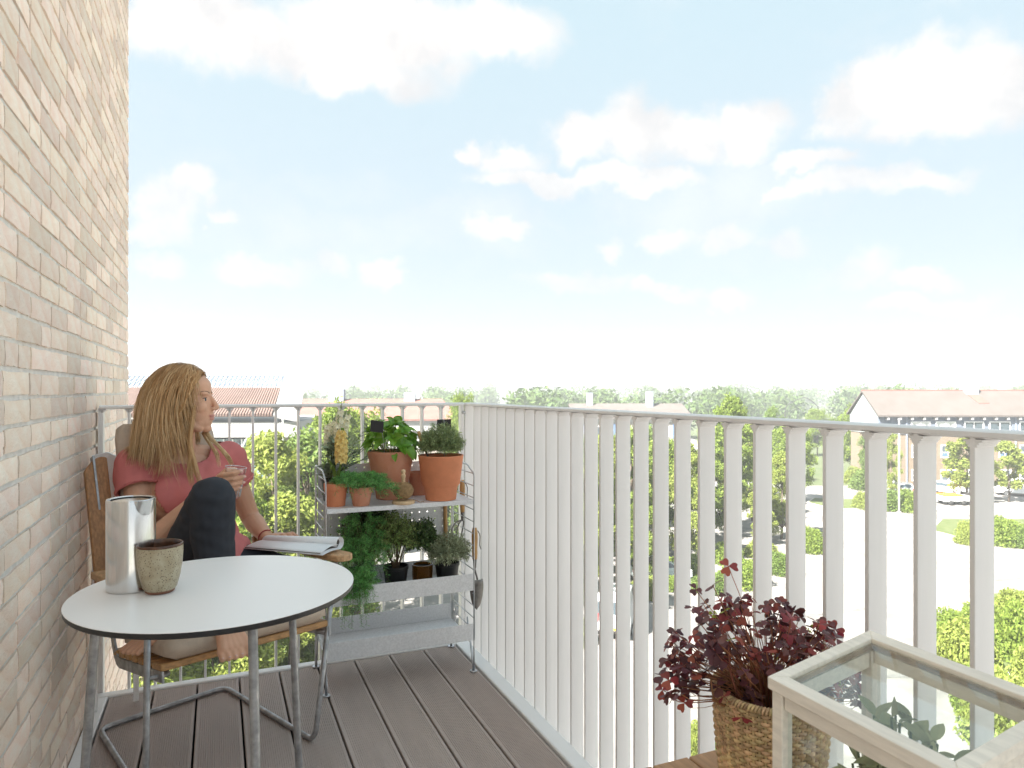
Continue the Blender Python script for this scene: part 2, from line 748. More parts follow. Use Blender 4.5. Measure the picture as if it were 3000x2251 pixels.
# a gap between boards lies on the line through x=0.745; boards step both ways from it
mb = MB()
npf = len(prof)
vs_ = [(x, -1.5, z) for x, z in prof] + [(x, 2.984, z) for x, z in prof]
fs = [(i, i + 1, npf + i + 1, npf + i) for i in range(npf - 1)] + [tuple(range(npf)), tuple(range(2 * npf - 1, npf - 1, -1))]
mb.add(vs_, fs)
board_me = mb.mesh('deck_board', m_deck)
GAP0 = 0.840
for k in range(-8, 2):
    cx = GAP0 + PITCH * (k - 0.5)
    if cx - BW / 2 < WX + 0.05 or cx + BW / 2 > 0.992:
        continue
    o = bpy.data.objects.new('deck_board', board_me)
    COL.objects.link(o)
    o.location = (cx, 0, 0)
    adopt(o, deck)
left_end = min(c.location.x for c in deck.children) - BW / 2
# ---- white edge profiles
k1 = empty('edge_profile', (1.02, 1.0, -0.07), 'white metal edge profile under the side railing along the deck', 'edging')
MB().box((0.998, -1.5, -0.07), (RX + 0.002, RY + 0.0, 0.006)).build('profile', m_kerb, k1, bevel=0.006, seg=3)
k2 = empty('edge_profile', (0.3, 3.01, -0.07), 'white metal edge profile under the back railing', 'edging')
MB().box((WX + 0.004, 2.988, -0.07), (0.9975, RY + 0.001, 0.006)).build('profile', m_kerb, k2, bevel=0.006, seg=3)
k3 = empty('edge_profile', (-0.40, 1.0, -0.07), 'white metal edge strip at the foot of the brick wall', 'edging')
MB().box((WX + 0.004, -1.5, -0.07), (-0.3835, 2.9875, 0.004)).build('profile', m_kerb, k3, bevel=0.004, seg=2)

# ---- railings: flat steel bars set on edge under a rounded handrail
ZT = 1.10


def bar_mesh(dx, dy, z0, z1):
    return MB().box((-dx / 2, -dy / 2, z0), (dx / 2, dy / 2, z1))


def gusset(w, t, along):
    """little weld fillet at the head of a bar"""
    return None


side = empty('balcony_railing', (RX + 0.02, 1.2, -0.16), 'white steel side railing of upright flat bars with a wide rounded handrail', 'railing')
hr = MB()
pts = []
# handrail section: rounded flat
sec = []
hw, ht = 0.0255, 0.0075
for k in range(16):
    a = 2 * math.pi * k / 16
    cx, cz = math.cos(a), math.sin(a)
    sec.append((math.copysign(min(hw, abs(cx) * hw * 1.12), cx), math.copysign(min(ht, abs(cz) * ht * 1.25), cz)))


def extrude_sec(p0, p1, sec, mi=0, side_axis=None):
    p0, p1 = Vector(p0), Vector(p1)
    t = (p1 - p0).normalized()
    sx = t.cross(Vector((0, 0, 1))).normalized()
    b = MB()
    n = len(sec)
    vs_ = [p0 + sx * x + Vector((0, 0, z)) for x, z in sec] + [p1 + sx * x + Vector((0, 0, z)) for x, z in sec]
    fs = [(i, (i + 1) % n, n + (i + 1) % n, n + i) for i in range(n)] + [tuple(range(n - 1, -1, -1)), tuple(range(n, 2 * n))]
    b.add(vs_, fs)
    return b


HX = RX + 0.0225
extrude_sec((HX, -1.4, ZT - ht), (HX, RY + 0.018, ZT - ht), sec).build('handrail', m_white, side, smooth=True, angle=50)
sm = bar_mesh(0.046, 0.0085, -0.16, ZT - 0.010)
# fillets at the top: widen the head a little
for sgn in (-1, 1):
    for k in range(3):
        w = 0.0085 / 2 + (0.010, 0.006, 0.003)[k]
        sm.box((-0.0229, -w, ZT - 0.016 - 0.004 * (k + 1)), (0.0229, w, ZT - 0.0155 - 0.004 * k)) if sgn == 1 else None
slat_side = sm.mesh('slat', m_white)
SP = 0.0928
n = 0
y = 0.691 - SP * 20
while y < RY - 0.03:
    o = link('slat', slat_side)
    o.location = (RX + 0.023, y, 0)
    adopt(o, side)
    b = o.modifiers.new('bevel', 'BEVEL')
    b.width = 0.0012
    b.segments = 2
    y += SP
back = empty('balcony_railing', (0.3, RY + 0.02, -0.16), 'white steel back railing of thin bars behind the shelf and chair', 'railing')
extrude_sec((WX + 0.012, RY + 0.02, ZT - ht), (RX - 0.006, RY + 0.02, ZT - ht), sec).build('handrail', m_white, back, smooth=True, angle=50)
sm = bar_mesh(0.0085, 0.040, -0.16, ZT - 0.010)
for k in range(3):
    w = 0.0085 / 2 + (0.010, 0.006, 0.003)[k]
    sm.box((-w, -0.020, ZT - 0.016 - 0.004 * (k + 1)), (w, 0.020, ZT - 0.0155 - 0.004 * k))
slat_back = sm.mesh('slat', m_white)
for i in range(-5, 12):
    x = 0.0413 + 0.0901 * i
    if x < WX + 0.015 or x > RX - 0.03:
        continue
    o = link('slat', slat_back)
    o.location = (x, RY + 0.02, 0)
    adopt(o, back)
    b = o.modifiers.new('bevel', 'BEVEL')
    b.width = 0.0012
    b.segments = 2
# end bars: at the wall and at the corner, the corner pair bolted together
o = MB().box((WX + 0.008, RY, -0.16), (WX + 0.0165, RY + 0.04, ZT - 0.010)).build('end_bar', m_white, back, bevel=0.001)
o = MB().box((RX - 0.020, RY - 0.001, -0.16), (RX - 0.006, RY + 0.04, ZT - 0.010)).build('end_bar', m_white, back, bevel=0.001)
o = MB().box((RX - 0.003, RY - 0.004, -0.16), (RX + 0.04, RY + 0.008, ZT - 0.010)).build('end_bar', m_white, side, bevel=0.001)
MB().lathe([(0.0, 0.007), (0.006, 0.006), (0.0075, 0.003), (0.0075, -0.004)], 14, (RX - 0.013, RY - 0.004, ZT - 0.045), Matrix.Rotation(R(90), 4, 'X')).build('bolt', m_steel, back, smooth=True)
MB().lathe([(0.0, 0.007), (0.006, 0.006), (0.0075, 0.003), (0.0075, -0.004)], 14, (RX - 0.004, RY + 0.002, ZT - 0.047), Matrix.Rotation(R(-90), 4, 'Y')).build('bolt', m_steel, side, smooth=True)

# ================================================================== the street far below
GZ = -11.4
HEYE = 1.16 - GZ
m_ground = mat('ground_grass', (0.055, 0.08, 0.025), 0.95, var=0.35, vscale=0.35, col2=(0.085, 0.10, 0.045))
m_pave = mat('pale_asphalt', (0.21, 0.201, 0.19), 0.9, var=0.32, vscale=0.45, bump=0.15, bscale=6, detail=7)
m_road = mat('road_asphalt', (0.25, 0.245, 0.24), 0.9, var=0.15, vscale=0.3, bump=0.1, bscale=5)
m_kerbst = mat('kerb_stone', (0.45, 0.44, 0.42), 0.9)
m_lawn = mat('lawn', (0.06, 0.085, 0.018), 0.95, var=0.4, vscale=1.5, col2=(0.095, 0.115, 0.04))


def pxg(px, d):
    return (px - 1500) / 2020 * d


def WP(px, d, z=GZ):
    return W(pxg(px, d), d, z)


g = MB()
big = 1600
g.add([(-big, -300, GZ), (big, -300, GZ), (big, big, GZ), (-big, big, GZ)], [(0, 1, 2, 3)])
tag(g.build('ground', m_ground), kind='structure')


def sheet(name, pts, z, m, kind='structure'):
    b = MB()
    b.poly([W(r_, f_, GZ + z) for r_, f_ in pts])
    return tag(b.build(name, m), kind=kind)


sheet('parking_area', [(-110, -120), (140, -120), (140, 90), (24, 90), (20, 70), (-110, 70)], 0.02, m_pave)
sheet('road', [(24, 88), (36, 78), (62, 330), (52, 330)], 0.03, m_road)
sheet('road', [(-70, 70), (24, 70), (24, 78), (-70, 78)], 0.026, m_road)

m_sett = mat('sett_border', (0.16, 0.155, 0.15), 0.9, var=0.3, vscale=3)


def band(pts, w):
    b = MB()
    P = [Vector((r_, f_)) for r_, f_ in pts]
    for a, c in zip(P, P[1:]):
        n_ = (c - a).normalized()
        q = Vector((-n_.y, n_.x)) * w / 2
        b.poly([W(v.x, v.y, GZ + 0.035) for v in (a - q, c - q, c + q, a + q)])
    return tag(b.build('paving_band', m_sett), kind='structure')


band([(23, 44), (26.5, 50), (27.5, 58), (31, 70)], .45)
band([(30, 45), (60, 52)], .35)
band([(9, 36), (22, 40)], .35)
band([(14, 30), (30, 31), (44, 45)], .3)
band([(36, 68), (70, 70)], .4)


def island(name, pts, z=0.14):
    """raised bed of lawn with a stone kerb"""
    b = MB()
    P = [W(r_, f_, GZ + 0.021) for r_, f_ in pts]
    b.poly(P, (0, 0, z - 0.02))
    k = tag(b.build(name, m_kerbst), kind='structure')
    c = sum(P, Vector()) / len(P)
    b2 = MB()
    b2.poly([c + (p - c) * (1 - 0.16 / max(0.6, (p - c).length)) + Vector((0, 0, z - 0.01)) for p in P], (0, 0, 0.035))
    o = b2.build('lawn', m_lawn)
    tag(o, kind='structure')
    return k


island('planting_bed', [(19.5, 24), (60, 24), (60, 42), (28, 42), (24, 37)])
island('planting_bed', [(38, 56), (70, 56), (70, 66), (41, 66), (37, 61)])
island('planting_bed', [(33.5, 72), (44.5, 72), (44.5, 76.5), (34.5, 79), (32.5, 76)])
island('planting_bed', [(-40, 14), (-2.5, 14), (-2.5, 34), (-40, 34)])

# ---- trees: tapered trunk with limbs, crown of leaf-sized faces in clumps
m_bark = mat('bark', (0.13, 0.10, 0.075), 0.95, var=0.3, vscale=6, bump=0.6, bscale=20)
m_leafA = mat('leaf_fresh', (0.165, 0.23, 0.04), 0.55, island=0.18, leaf=0.36, spec=0.25)
m_leafB = mat('leaf_deep', (0.12, 0.18, 0.04), 0.55, island=0.2, leaf=0.34, spec=0.25)
m_leafC = mat('leaf_far', (0.085, 0.13, 0.045), 0.7, island=0.25, leaf=0.25, spec=0.1)
m_leafY = mat('leaf_yellow_green', (0.215, 0.262, 0.06), 0.55, island=0.18, leaf=0.36, spec=0.2)


def leaf_quad(b, c, size, rr, up=0.35):
    n = Vector((rr.gauss(0, 1), rr.gauss(0, 1), rr.gauss(0, 1) + up))
    if n.length < 1e-3:
        n = Vector((0, 0, 1))
    n.normalize()
    t = n.orthogonal().normalized()
    t = (Matrix.Rotation(rr.uniform(0, 6.283), 3, n) @ t)
    s_ = n.cross(t)
    L_ = size * rr.uniform(.7, 1.35)
    w_ = L_ * rr.uniform(.36, .52)
    i = len(b.v)
    b.v += [tuple(c - t * L_), tuple(c + s_ * w_ + n * L_ * .12), tuple(c + t * L_), tuple(c - s_ * w_ + n * L_ * .12)]
    b.f.append((i, i + 1, i + 2, i + 3))
    b.m.append(0)


def crown_mesh(seed, h0, h1, rad, nclump, nleaf, size, shape='egg'):
    rr = random.Random(seed)
    b = MB()
    clumps = []
    for _ in range(nclump):
        t = rr.random()
        z_ = h0 + (h1 - h0) * t
        if shape == 'egg':
            prof_ = math.sin(math.pi * min(1, (t * .86 + .12))) ** .6
        elif shape == 'cone':
            prof_ = (1 - t) ** .6 * (0.35 + 0.65 * min(1, t * 5 + .3))
        else:
            prof_ = math.sqrt(max(0.02, 1 - (2 * t - 1) ** 2))
        rmax = rad * prof_
        a = rr.uniform(0, 6.283)
        q = rmax * math.sqrt(rr.uniform(.12, 1.0)) * rr.uniform(.85, 1.12)
        clumps.append((Vector((q * math.cos(a), q * math.sin(a), z_)), rr.uniform(.16, .34) * min(rad, (h1 - h0) * .5)))
    for i in range(nleaf):
        c, cr = clumps[i % nclump]
        v = Vector((rr.gauss(0, 1), rr.gauss(0, 1), rr.gauss(0, .8)))
        v = v.normalized() * cr * rr.random() ** .45
        leaf_quad(b, c + v, size, rr)
    return b, clumps


def tree_mesh(seed, h, rad, nclump, nleaf, size, m_leaf, shape='egg', clear=0.22, trunk_r=None):
    cb, clumps = crown_mesh(seed, h * clear, h, rad, nclump, nleaf, size, shape)
    rr = random.Random(seed + 99)
    tb = MB()
    tr = trunk_r or h * 0.014
    pts = [Vector((0, 0, 0))]
    for k in range(1, 8):
        pts.append(Vector((rr.uniform(-.012, .012) * h, rr.uniform(-.012, .012) * h, h * .88 * k / 7)))
    tb.tube(pts, [tr * (1.25 if k == 0 else 1) * (1 - .11 * k) for k in range(8)], 8)
    for c, cr in rr.sample(clumps, min(len(clumps), 16)):
        k = max(1, min(6, int((c.z - .18 * h) / h / .88 * 7)))
        p0 = pts[k]
        tb.tube(bez(p0, p0.lerp(c, .35) + Vector((0, 0, .04 * h)), p0.lerp(c, .7) + Vector((0, 0, .03 * h)), c, 5), [tr * .42, tr * .36, tr * .3, tr * .22, tr * .16, tr * .08], 5)
    return tb.mesh('trunk', m_bark, True), cb.raw('crown', m_leaf)


TREES = {
    'slim1': tree_mesh(11, 11, 2.1, 85, 17000, 0.13, m_leafA, 'egg', .16),
    'slim2': tree_mesh(12, 11, 2.3, 85, 17000, 0.13, m_leafY, 'egg', .14),
    'broad': tree_mesh(13, 10, 3.1, 95, 17000, 0.15, m_leafA, 'egg', .2),
    'deep': tree_mesh(14, 10, 2.8, 95, 17000, 0.145, m_leafB, 'egg', .15),
    'young': tree_mesh(15, 6, 1.7, 46, 7000, 0.14, m_leafY, 'egg', .26),
}


def tree(kind, px, d, top_py, label, group='street trees below the balcony', wid=1.0, rot=None, cat='tree'):
    tm, cm = TREES[kind]
    base = {'slim1': 11, 'slim2': 11, 'broad': 10, 'deep': 10, 'young': 6}[kind]
    h = 1.16 - (top_py - 1142) / 2020 * d - GZ
    s_ = h / base
    p = WP(px, d)
    r_ = empty('tree', p, label, cat, group)
    a = rot if rot is not None else (px * 1.7 + d) % 6.28
    for nm, me in (('trunk', tm), ('crown', cm)):
        o = bpy.data.objects.new(nm, me)
        COL.objects.link(o)
        o.parent = r_
        o.scale = (s_ * wid, s_ * wid, s_)
        o.rotation_euler = (0, 0, a)
        if nm == 'crown':
            tag(o, kind='stuff')
    return r_


TL = [
    # left, seen through the back railing
    ('slim2', 800, 27, 1292, 'slim yellow-green tree seen through the back railing beside the glass-fronted building', .95),
    ('slim1', 705, 22, 1450, 'low fresh green tree seen between the woman\'s arm and the railing bars', .95),
    ('deep', 905, 31, 1300, 'darker green tree rising just left of the plant shelf', .9),
    ('slim1', 985, 36, 1188, 'tall tree whose top reaches the back handrail behind the white flowers', .8),
    ('broad', 1052, 40, 1206, 'tree behind the basil sign with its top under the handrail', .75),
    ('slim2', 855, 23, 1470, 'bright bushy tree below the back railing near the shelf', 1.1),
    ('deep', 560, 20, 1640, 'leafy tree seen under the chair through the back railing', 1.0),
    ('slim2', 420, 17, 1760, 'green tree top below the chair beside the brick wall', 1.0),
    ('slim2', 650, 18, 1700, 'bright green tree top seen under the seat', 1.0),
    ('slim1', 1000, 24, 1560, 'tree top visible under the lower trays of the shelf', 1.0),
    ('broad', 1360, 62, 1160, 'treetop peeking above the railing corner', .5),
    ('deep', 1335, 50, 1300, 'green tree behind the corner where the railings meet', .8),
    # right, seen between the side bars
    ('slim1', 1640, 36, 1330, 'tree seen through the first narrow gaps of the side railing', .85),
    ('deep', 1700, 52, 1300, 'dark tree near the red car seen between the bars', .8),
    ('slim2', 1765, 47, 1285, 'yellow-green tree behind the parked white van', .8),
    ('slim1', 1850, 50, 1262, 'tree with drooping branches right of the parked van', .8),
    ('broad', 1945, 54, 1290, 'broad light tree in the middle of the row', .75),
    ('slim2', 2020, 50, 1310, 'bright tree above the red-leaved plant', .8),
    ('slim1', 2143, 62, 1165, 'tallest tree of the row, its tip above the handrail', .72),
    ('slim2', 2205, 66, 1240, 'pale tree at the edge of the street', .7),
    ('slim2', 2290, 58, 1330, 'yellow-green tree beside the round clipped bush', .75),
    ('deep', 2265, 92, 1205, 'tree farther up the street above the handrail', .65),
    ('broad', 2395, 130, 1200, 'far tree at the bend of the street', .8),
    ('broad', 2500, 98, 1186, 'broad tree left of the long building with its crown above the handrail', .78),
    ('deep', 2555, 90, 1250, 'tree in front of the gable of the long building', .75),
    ('slim2', 2612, 80, 1262, 'slender tree behind the flagpole', .62),
    ('slim2', 1680, 42, 1390, 'low leafy tree nearest the narrow gaps of the side railing', .95),
    ('broad', 1800, 62, 1275, 'broad tree farther behind the parked white van', .9),
    ('deep', 1905, 64, 1265, 'dark tree half hidden behind the broad light one', .9),
    ('slim1', 2085, 58, 1300, 'fresh green tree left of the tallest tree', .9),
    ('slim2', 2240, 56, 1400, 'low yellow-green tree at the kerb right of the tallest tree', .95),
    ('slim1', 1890, 44, 1420, 'low tree with hanging twigs above the small bush', .8),
    ('broad', 2120, 80, 1230, 'hazy broad tree behind the tallest tree', .9),
    ('broad', 2320, 76, 1235, 'hazy broad tree at the left side of the street', .7),
    ('young', 2835, 76, 1278, 'young tree in front of the long building near the white car', 1.1),
    ('young', 2955, 77, 1300, 'young tree in front of the long building near the white van', 1.05),
    ('young', 2905, 110, 1208, 'small tree top against the upper windows of the long building', .9),
]
for kind, px, d, top, lab, wid in TL:
    tree(kind, px, d, top, lab, wid=wid * (1.22 if 1600 < px < 2480 else 1.0))


def bush_mesh(seed, rx, ry, rz, n, size, m_):
    rr = random.Random(seed)
    b = MB()
    for _ in range(n):
        v = Vector((rr.gauss(0, 1), rr.gauss(0, 1), abs(rr.gauss(0, 1))))
        v.normalize()
        q = rr.random() ** .3 * (1 + .22 * mnoise.noise(v * 2.3 + Vector((seed, 0, 0))))
        leaf_quad(b, Vector((v.x * rx * q, v.y * ry * q, v.z * rz * q)), size, rr, .6)
    return b.raw('foliage', m_)


BUSH = [bush_mesh(21, 1, 1, 1, 5200, .06, m_leafA), bush_mesh(22, 1, 1, 1, 5200, .06, m_leafB), bush_mesh(23, 1, 1, 1, 5200, .06, m_leafY)]


def bush(k, px, py_base, wpx, hpx, label, deep=1.0):
    d = 2020 * HEYE / (py_base - 1142)
    w = wpx / 2020 * d / 2
    h = hpx / 2020 * d * 1.0
    p = WP(px, d + w * deep * .7, GZ + 0.05)
    r_ = empty('shrub', p, label, 'shrub', 'clipped shrubs around the parking area')
    o = bpy.data.objects.new('foliage', BUSH[k])
    COL.objects.link(o)
    o.parent = r_
    o.scale = (w, w * deep, h)
    o.rotation_euler = (0, 0, px)
    tag(o, kind='stuff')


BL = [
    (0, 2375, 1625, 95, 72, 'round clipped bush at the street corner left of the wide bar'),
    (1, 2290, 1690, 110, 60, 'dark green bush behind the red-leaved plant'),
    (0, 2180, 1730, 150, 80, 'light green bush seen over the red leaves'),
    (1, 2080, 1745, 120, 55, 'low bush behind the top of the red-leaved plant'),
    (0, 1960, 1735, 90, 40, 'small bush right of the parked van'),
    (1, 1690, 1770, 90, 60, 'dark hedge left of the parked van'),
    (1, 2545, 1440, 110, 60, 'dark rounded shrub at the near corner of the lane'),
    (2, 2505, 1420, 70, 50, 'yellowish shrub beside the lane under the broad tree'),
    (1, 2600, 1500, 110, 60, 'green shrub at the foot of the flagpole'),
    (0, 2670, 1505, 120, 62, 'clipped shrub right of the flagpole base'),
    (2, 2530, 1495, 70, 50, 'pale shrub at the left end of the flagpole bed'),
    (2, 2840, 1600, 80, 70, 'round bush left of the planting bed by the paving'),
    (0, 2940, 1605, 130, 80, 'larger bush in the bed beyond the paved area'),
    (1, 2990, 1610, 90, 60, 'greyish bush in the bed behind the widest bar'),
    (2, 2830, 2010, 200, 170, 'bright yellow-green shrub beyond the glass box'),
    (0, 2990, 1960, 180, 170, 'bright green shrub beside the yellow-green one'),
    (2, 2950, 2230, 260, 220, 'large bright shrub low behind the glass box'),
    (0, 2790, 1900, 130, 100, 'low light shrub at the corner of the near bed'),
    (0, 2880, 1860, 120, 90, 'leafy shrub at the far edge of the near bed'),
    (2, 2970, 1840, 130, 100, 'pale leafy shrub at the far edge of the near bed'),
    (0, 2880, 2120, 180, 150, 'fresh green shrub between the two yellow-green ones'),
    (2, 3060, 2110, 200, 190, 'broad bright shrub at the outer end of the near bed'),
    (0, 1665, 1700, 90, 60, 'fresh bush seen through the narrowest open gaps'),
    (2, 1745, 1690, 80, 50, 'yellowish bush behind the white van'),
    (2, 1890, 1760, 110, 60, 'pale bush in front of the silver car'),
    (0, 2010, 1690, 120, 60, 'fresh bush under the bright tree of the row'),
    (2, 2230, 1640, 100, 55, 'yellow-green bush under the tree beside the street'),
    (0, 2130, 1660, 100, 60, 'green bush at the foot of the tallest tree'),
    (2, 1690, 1900, 110, 80, 'low pale bush in front of the white van'),
    (2, 2030, 2230, 90, 100, 'small yellow-green bush left of the basket'),
    (0, 2100, 2260, 60, 80, 'tiny bush just left of the woven basket'),
]
for a in BL:
    bush(*a)

# ---- far wood along the horizon: one mass
rr = random.Random(5)
fw = MB()
for i in range(290):
    d = rr.uniform(150, 520)
    px = rr.uniform(-300, 3400)
    if 2330 < px < 2450 and d < 330 or (d < 175 and px < 1400):
        continue
    hh = rr.uniform(9, 12) + d * .012
    p = WP(px, d)
    rad = rr.uniform(4, 8)
    for _ in range(430):
        v = Vector((rr.gauss(0, 1), rr.gauss(0, 1), rr.gauss(0, 1))).normalized()
        q = rr.random() ** .35
        leaf_quad(fw, p + Vector((v.x * rad * q, v.y * rad * q, hh * .55 + v.z * hh * .45 * q)), 0.8, rr, .5)
tag(fw.raw('far_wood', m_leafC) and link('far_wood', fw.raw('far_wood', m_leafC)), 'hazy wood along the horizon beyond the houses', 'trees', kind='stuff')

# ---- buildings
m_ybrick = mat('yellow_brick', (0.18, 0.14, 0.10), 0.9, var=0.12, vscale=2, stretch=(1, 1, 3))
m_bluewood = mat('blue_grey_cladding', (0.13, 0.155, 0.20), 0.8, var=0.15, vscale=1, stretch=(3, 3, .3))
m_roofpink = mat('weathered_tile_roof', (0.088, 0.075, 0.068), 0.9, var=0.18, vscale=.6, bump=.3, bscale=4, col2=(0.104, 0.091, 0.084))
m_roofred = mat('red_tile_roof', (0.19, 0.085, 0.07), 0.85, var=0.15, vscale=.8)
m_roofbrown = mat('brown_corrugated_roof', (0.15, 0.10, 0.085), 0.8, var=0.15, vscale=.6)
m_roofgrey = mat('grey_felt_roof', (0.26, 0.26, 0.26), 0.9, var=0.1, vscale=.5)
m_wfw = mat('white_window_frame', (0.78, 0.78, 0.77), 0.5)
m_pane = mat('window_glass', (0.05, 0.07, 0.085), 0.06, spec=0.9)
m_curt = mat('pale_blind', (0.5, 0.52, 0.5), 0.4, spec=.6)
m_render = mat('pale_render_wall', (0.24, 0.215, 0.19), 0.9, var=0.08, vscale=.5)
m_wband = mat('white_fascia', (0.32, 0.32, 0.315), 0.7)
m_green_gl = mat('green_tinted_glass', (0.15, 0.24, 0.235), 0.15, spec=0.7, var=.12, vscale=.3)
m_blue = mat('blue_panel', (0.08, 0.14, 0.27), 0.6)
m_bluecap = mat('blue_grey_chimney', (0.24, 0.28, 0.36), 0.7, var=.1, vscale=1)
m_glasslight = mat('glass_lantern', (0.26, 0.31, 0.32), 0.2, spec=.7, var=.1, vscale=.6)
m_teal = mat('pale_teal_wall', (0.25, 0.29, 0.285), .8)
m_pole = mat('white_pole', (0.82, 0.82, 0.82), .4)


def VM(r0, f0, yaw=0.0):
    """building frame: x to the right, y away from the viewer, z up"""
    x = W(math.cos(yaw), math.sin(yaw))
    y = W(-math.sin(yaw), math.cos(yaw))
    return frame(W(r0, f0, GZ), x, y)


def window(M, x0, x1, z0, z1, parent, mull=(0.5,), bars=(), m_gl=None, dep=0.1, y=-0.02):
    """frame proud of the wall, panes set back in it"""
    fr_ = MB()
    t = 0.11
    fr_.box((x0, y - .05, z0), (x0 + t, y + dep, z1), M)
    fr_.box((x1 - t, y - .05, z0), (x1, y + dep, z1), M)
    fr_.box((x0 + t, y - .05, z0), (x1 - t, y + dep, z0 + t), M)
    fr_.box((x0 + t, y - .05, z1 - t), (x1 - t, y + dep, z1), M)
    for u in mull:
        c = x0 + (x1 - x0) * u
        fr_.box((c - .05, y - .045, z0 + t), (c + .05, y + dep, z1 - t), M)
    for u in bars:
        c = z0 + (z1 - z0) * u
        fr_.box((x0 + t, y - .04, c - .045), (x1 - t, y + dep, c + .045), M)
    w = fr_.build('window', m_wfw, parent)
    MB().box((x0 + .05, y + .0, z0 + .05), (x1 - .05, y + .03, z1 - .05), M).build('pane', m_gl or m_pane, w)
    return w


# long building on the right
D1 = 88
M = VM(pxg(2572, D1), D1)
lb = empty('long_building', M.translation, 'long three-storey yellow brick building with blue-grey top floor and pale pitched roof', 'building')
Lx = 46
MB().box((0, 0, 0), (Lx, 7, 6.9), M).build('wall', m_ybrick, lb)
MB().box((-.05, -.12, 6.9), (Lx + .05, 7.1, 9.15), M).build('upper_wall', m_bluewood, lb)
rf = MB()
ov = 0.7
z_e, z_r = 9.1, 12.25
yr = 3.5
for (ya, yb, za, zb) in ((-ov, yr, z_e, z_r), (7 + ov, yr, z_e, z_r)):
    p = [M @ Vector(q) for q in ((-.3, ya, za), (Lx + 1, ya, za), (Lx + 1, yb, zb), (-.3, yb, zb))]
    rf.poly(p, (0, 0, .22))
MB().box((-.10, -.11, 6.9), (-.051, 7.1, 9.2), M).build('gable_base', m_teal, lb)
roof1 = rf.build('roof', m_roofpink, lb)
MB().poly([M @ Vector(q) for q in ((-.06, -.1, 9.1), (-.06, 7.1, 9.1), (-.06, yr, 12.1))], M.to_3x3() @ Vector((.3, 0, 0))).build('gable', m_teal, lb)
MB().box((-.32, 3.4, z_r + .1), (Lx + 1, 3.6, z_r + .3), M).build('ridge', m_roofred, roof1)
MB().box((13.1, 2.8, z_r - .6), (14.8, 4.2, z_r + 1.0), M).build('chimney', m_bluecap, roof1)
b = MB()
q = [M @ Vector(v) for v in ((13.2, 2.6, 11.8), (14.6, 2.6, 11.8), (15.1, 1.2, 10.75), (13.7, 1.2, 10.75))]
b.poly(q, (0, 0, .1))
b.build('flashing', m_roofred, roof1)
for i in range(30):
    x = .9 + i * 1.05 * 1.45
    if x < Lx:
        MB().box((x, -.62, 8.72), (x + .28, -.13, 9.02), M).build('rafter_end', m_wband, roof1)


def xp(px):
    return (px - 2572) / 2020 * D1


for a, c in ((2667, 2724), (2739, 2798), (2823, 2880), (2896, 2958), (2984, 3042), (3068, 3126), (3150, 3208)):
    window(M, xp(a), xp(c), 7.2, 8.5, lb, (.5,), (), m_curt if a in (2667, 2739) else m_pane, y=-.14)
for a, c in ((2671, 2712), (2756, 2800), (2835, 2876), (2926, 2962), (2987, 3030), (3070, 3112)):
    w = window(M, xp(a), xp(c), 3.85, 5.5, lb, (.5,), (.42,))
    MB().box((xp(a) + .2, -.035, 4.0), (xp(a) + 1.0, -.022, 4.5), M).build('blind', m_blue, w)
    window(M, xp(a), xp(c), .9, 2.35, lb, (.5,), (.5,))
for px in (2655, 2974):
    MB().tube([M @ Vector((xp(px), -.12, 0)), M @ Vector((xp(px), -.12, 9))], .09, 8).build('drainpipe', m_bluecap, lb)

# low pale house farther away in the middle
D2 = 118
M = VM(pxg(1690, D2), D2)
hb = empty('pale_house', M.translation, 'pale house with blue panels and faded roof behind the side railing', 'building')
Lx = 19
MB().box((0, 0, 0), (Lx, 10, 7.0), M).build('wall', m_render, hb)
MB().box((-.03, -.1, 7.0), (Lx, 10.03, 7.55), M).build('fascia', m_wband, hb)
rf = MB()
for ya, yb in ((-.6, 5), (10.6, 5)):
    rf.poly([M @ Vector(v) for v in ((-1, ya, 7.5), (Lx + 1, ya, 7.5), (Lx + .2, yb, 9.9), (-1, yb, 9.9))], (0, 0, .2))
r2 = rf.build('roof', m_roofpink, hb)
MB().box((2.2, 4.2, 9.2), (3.2, 5.4, 12.0), M).build('chimney', m_bluecap, r2)
MB().box((12.7, 3.6, 8.6), (13.8, 4.9, 12.2), M).build('chimney', m_bluecap, r2)
for x in (1.2, 6.2, 11.0, 16.4):
    MB().box((x, -.06, 4.2), (x + 1.7, .05, 6.7), M).build('blue_panel', m_blue, hb)
for x in (3.4, 8.4, 13.6):
    window(M, x, x + 2.2, 4.4, 6.3, hb)
    window(M, x, x + 2.2, 1.0, 2.9, hb)

# red-roofed row house behind the shelf
D3 = 84
M = VM(pxg(835, D3), D3, R(4))
rh = empty('red_roofed_house', M.translation, 'long house with red tile roof and blue-grey chimneys behind the plant shelf', 'building')
Lx = 20.5
MB().box((0, 0, 0), (Lx, 10, 5.2), M).build('wall', m_render, rh)
MB().box((-.1, -.55, 7.5), (Lx + .3, 10, 8.9), M).build('fascia', m_wband, rh)
MB().box((0, 0.02, 5.2), (Lx, 10, 7.5), M).build('upper_wall', m_wband, rh)
rf = MB()
for ya, yb in ((-.9, 5), (10.9, 5)):
    rf.poly([M @ Vector(v) for v in ((-.6, ya, 8.75), (Lx + .8, ya, 8.75), (Lx - 1.6, yb, 11.15), (-.6, yb, 11.15))], (0, 0, .2))
r3 = rf.build('roof', m_roofred, rh)
MB().box((4.4, 4.2, 10.9), (6.3, 5.6, 12.6), M).build('chimney', m_bluecap, r3)
MB().box((14.0, 4.2, 10.9), (15.4, 5.4, 12.2), M).build('chimney', m_bluecap, r3)
x = .6
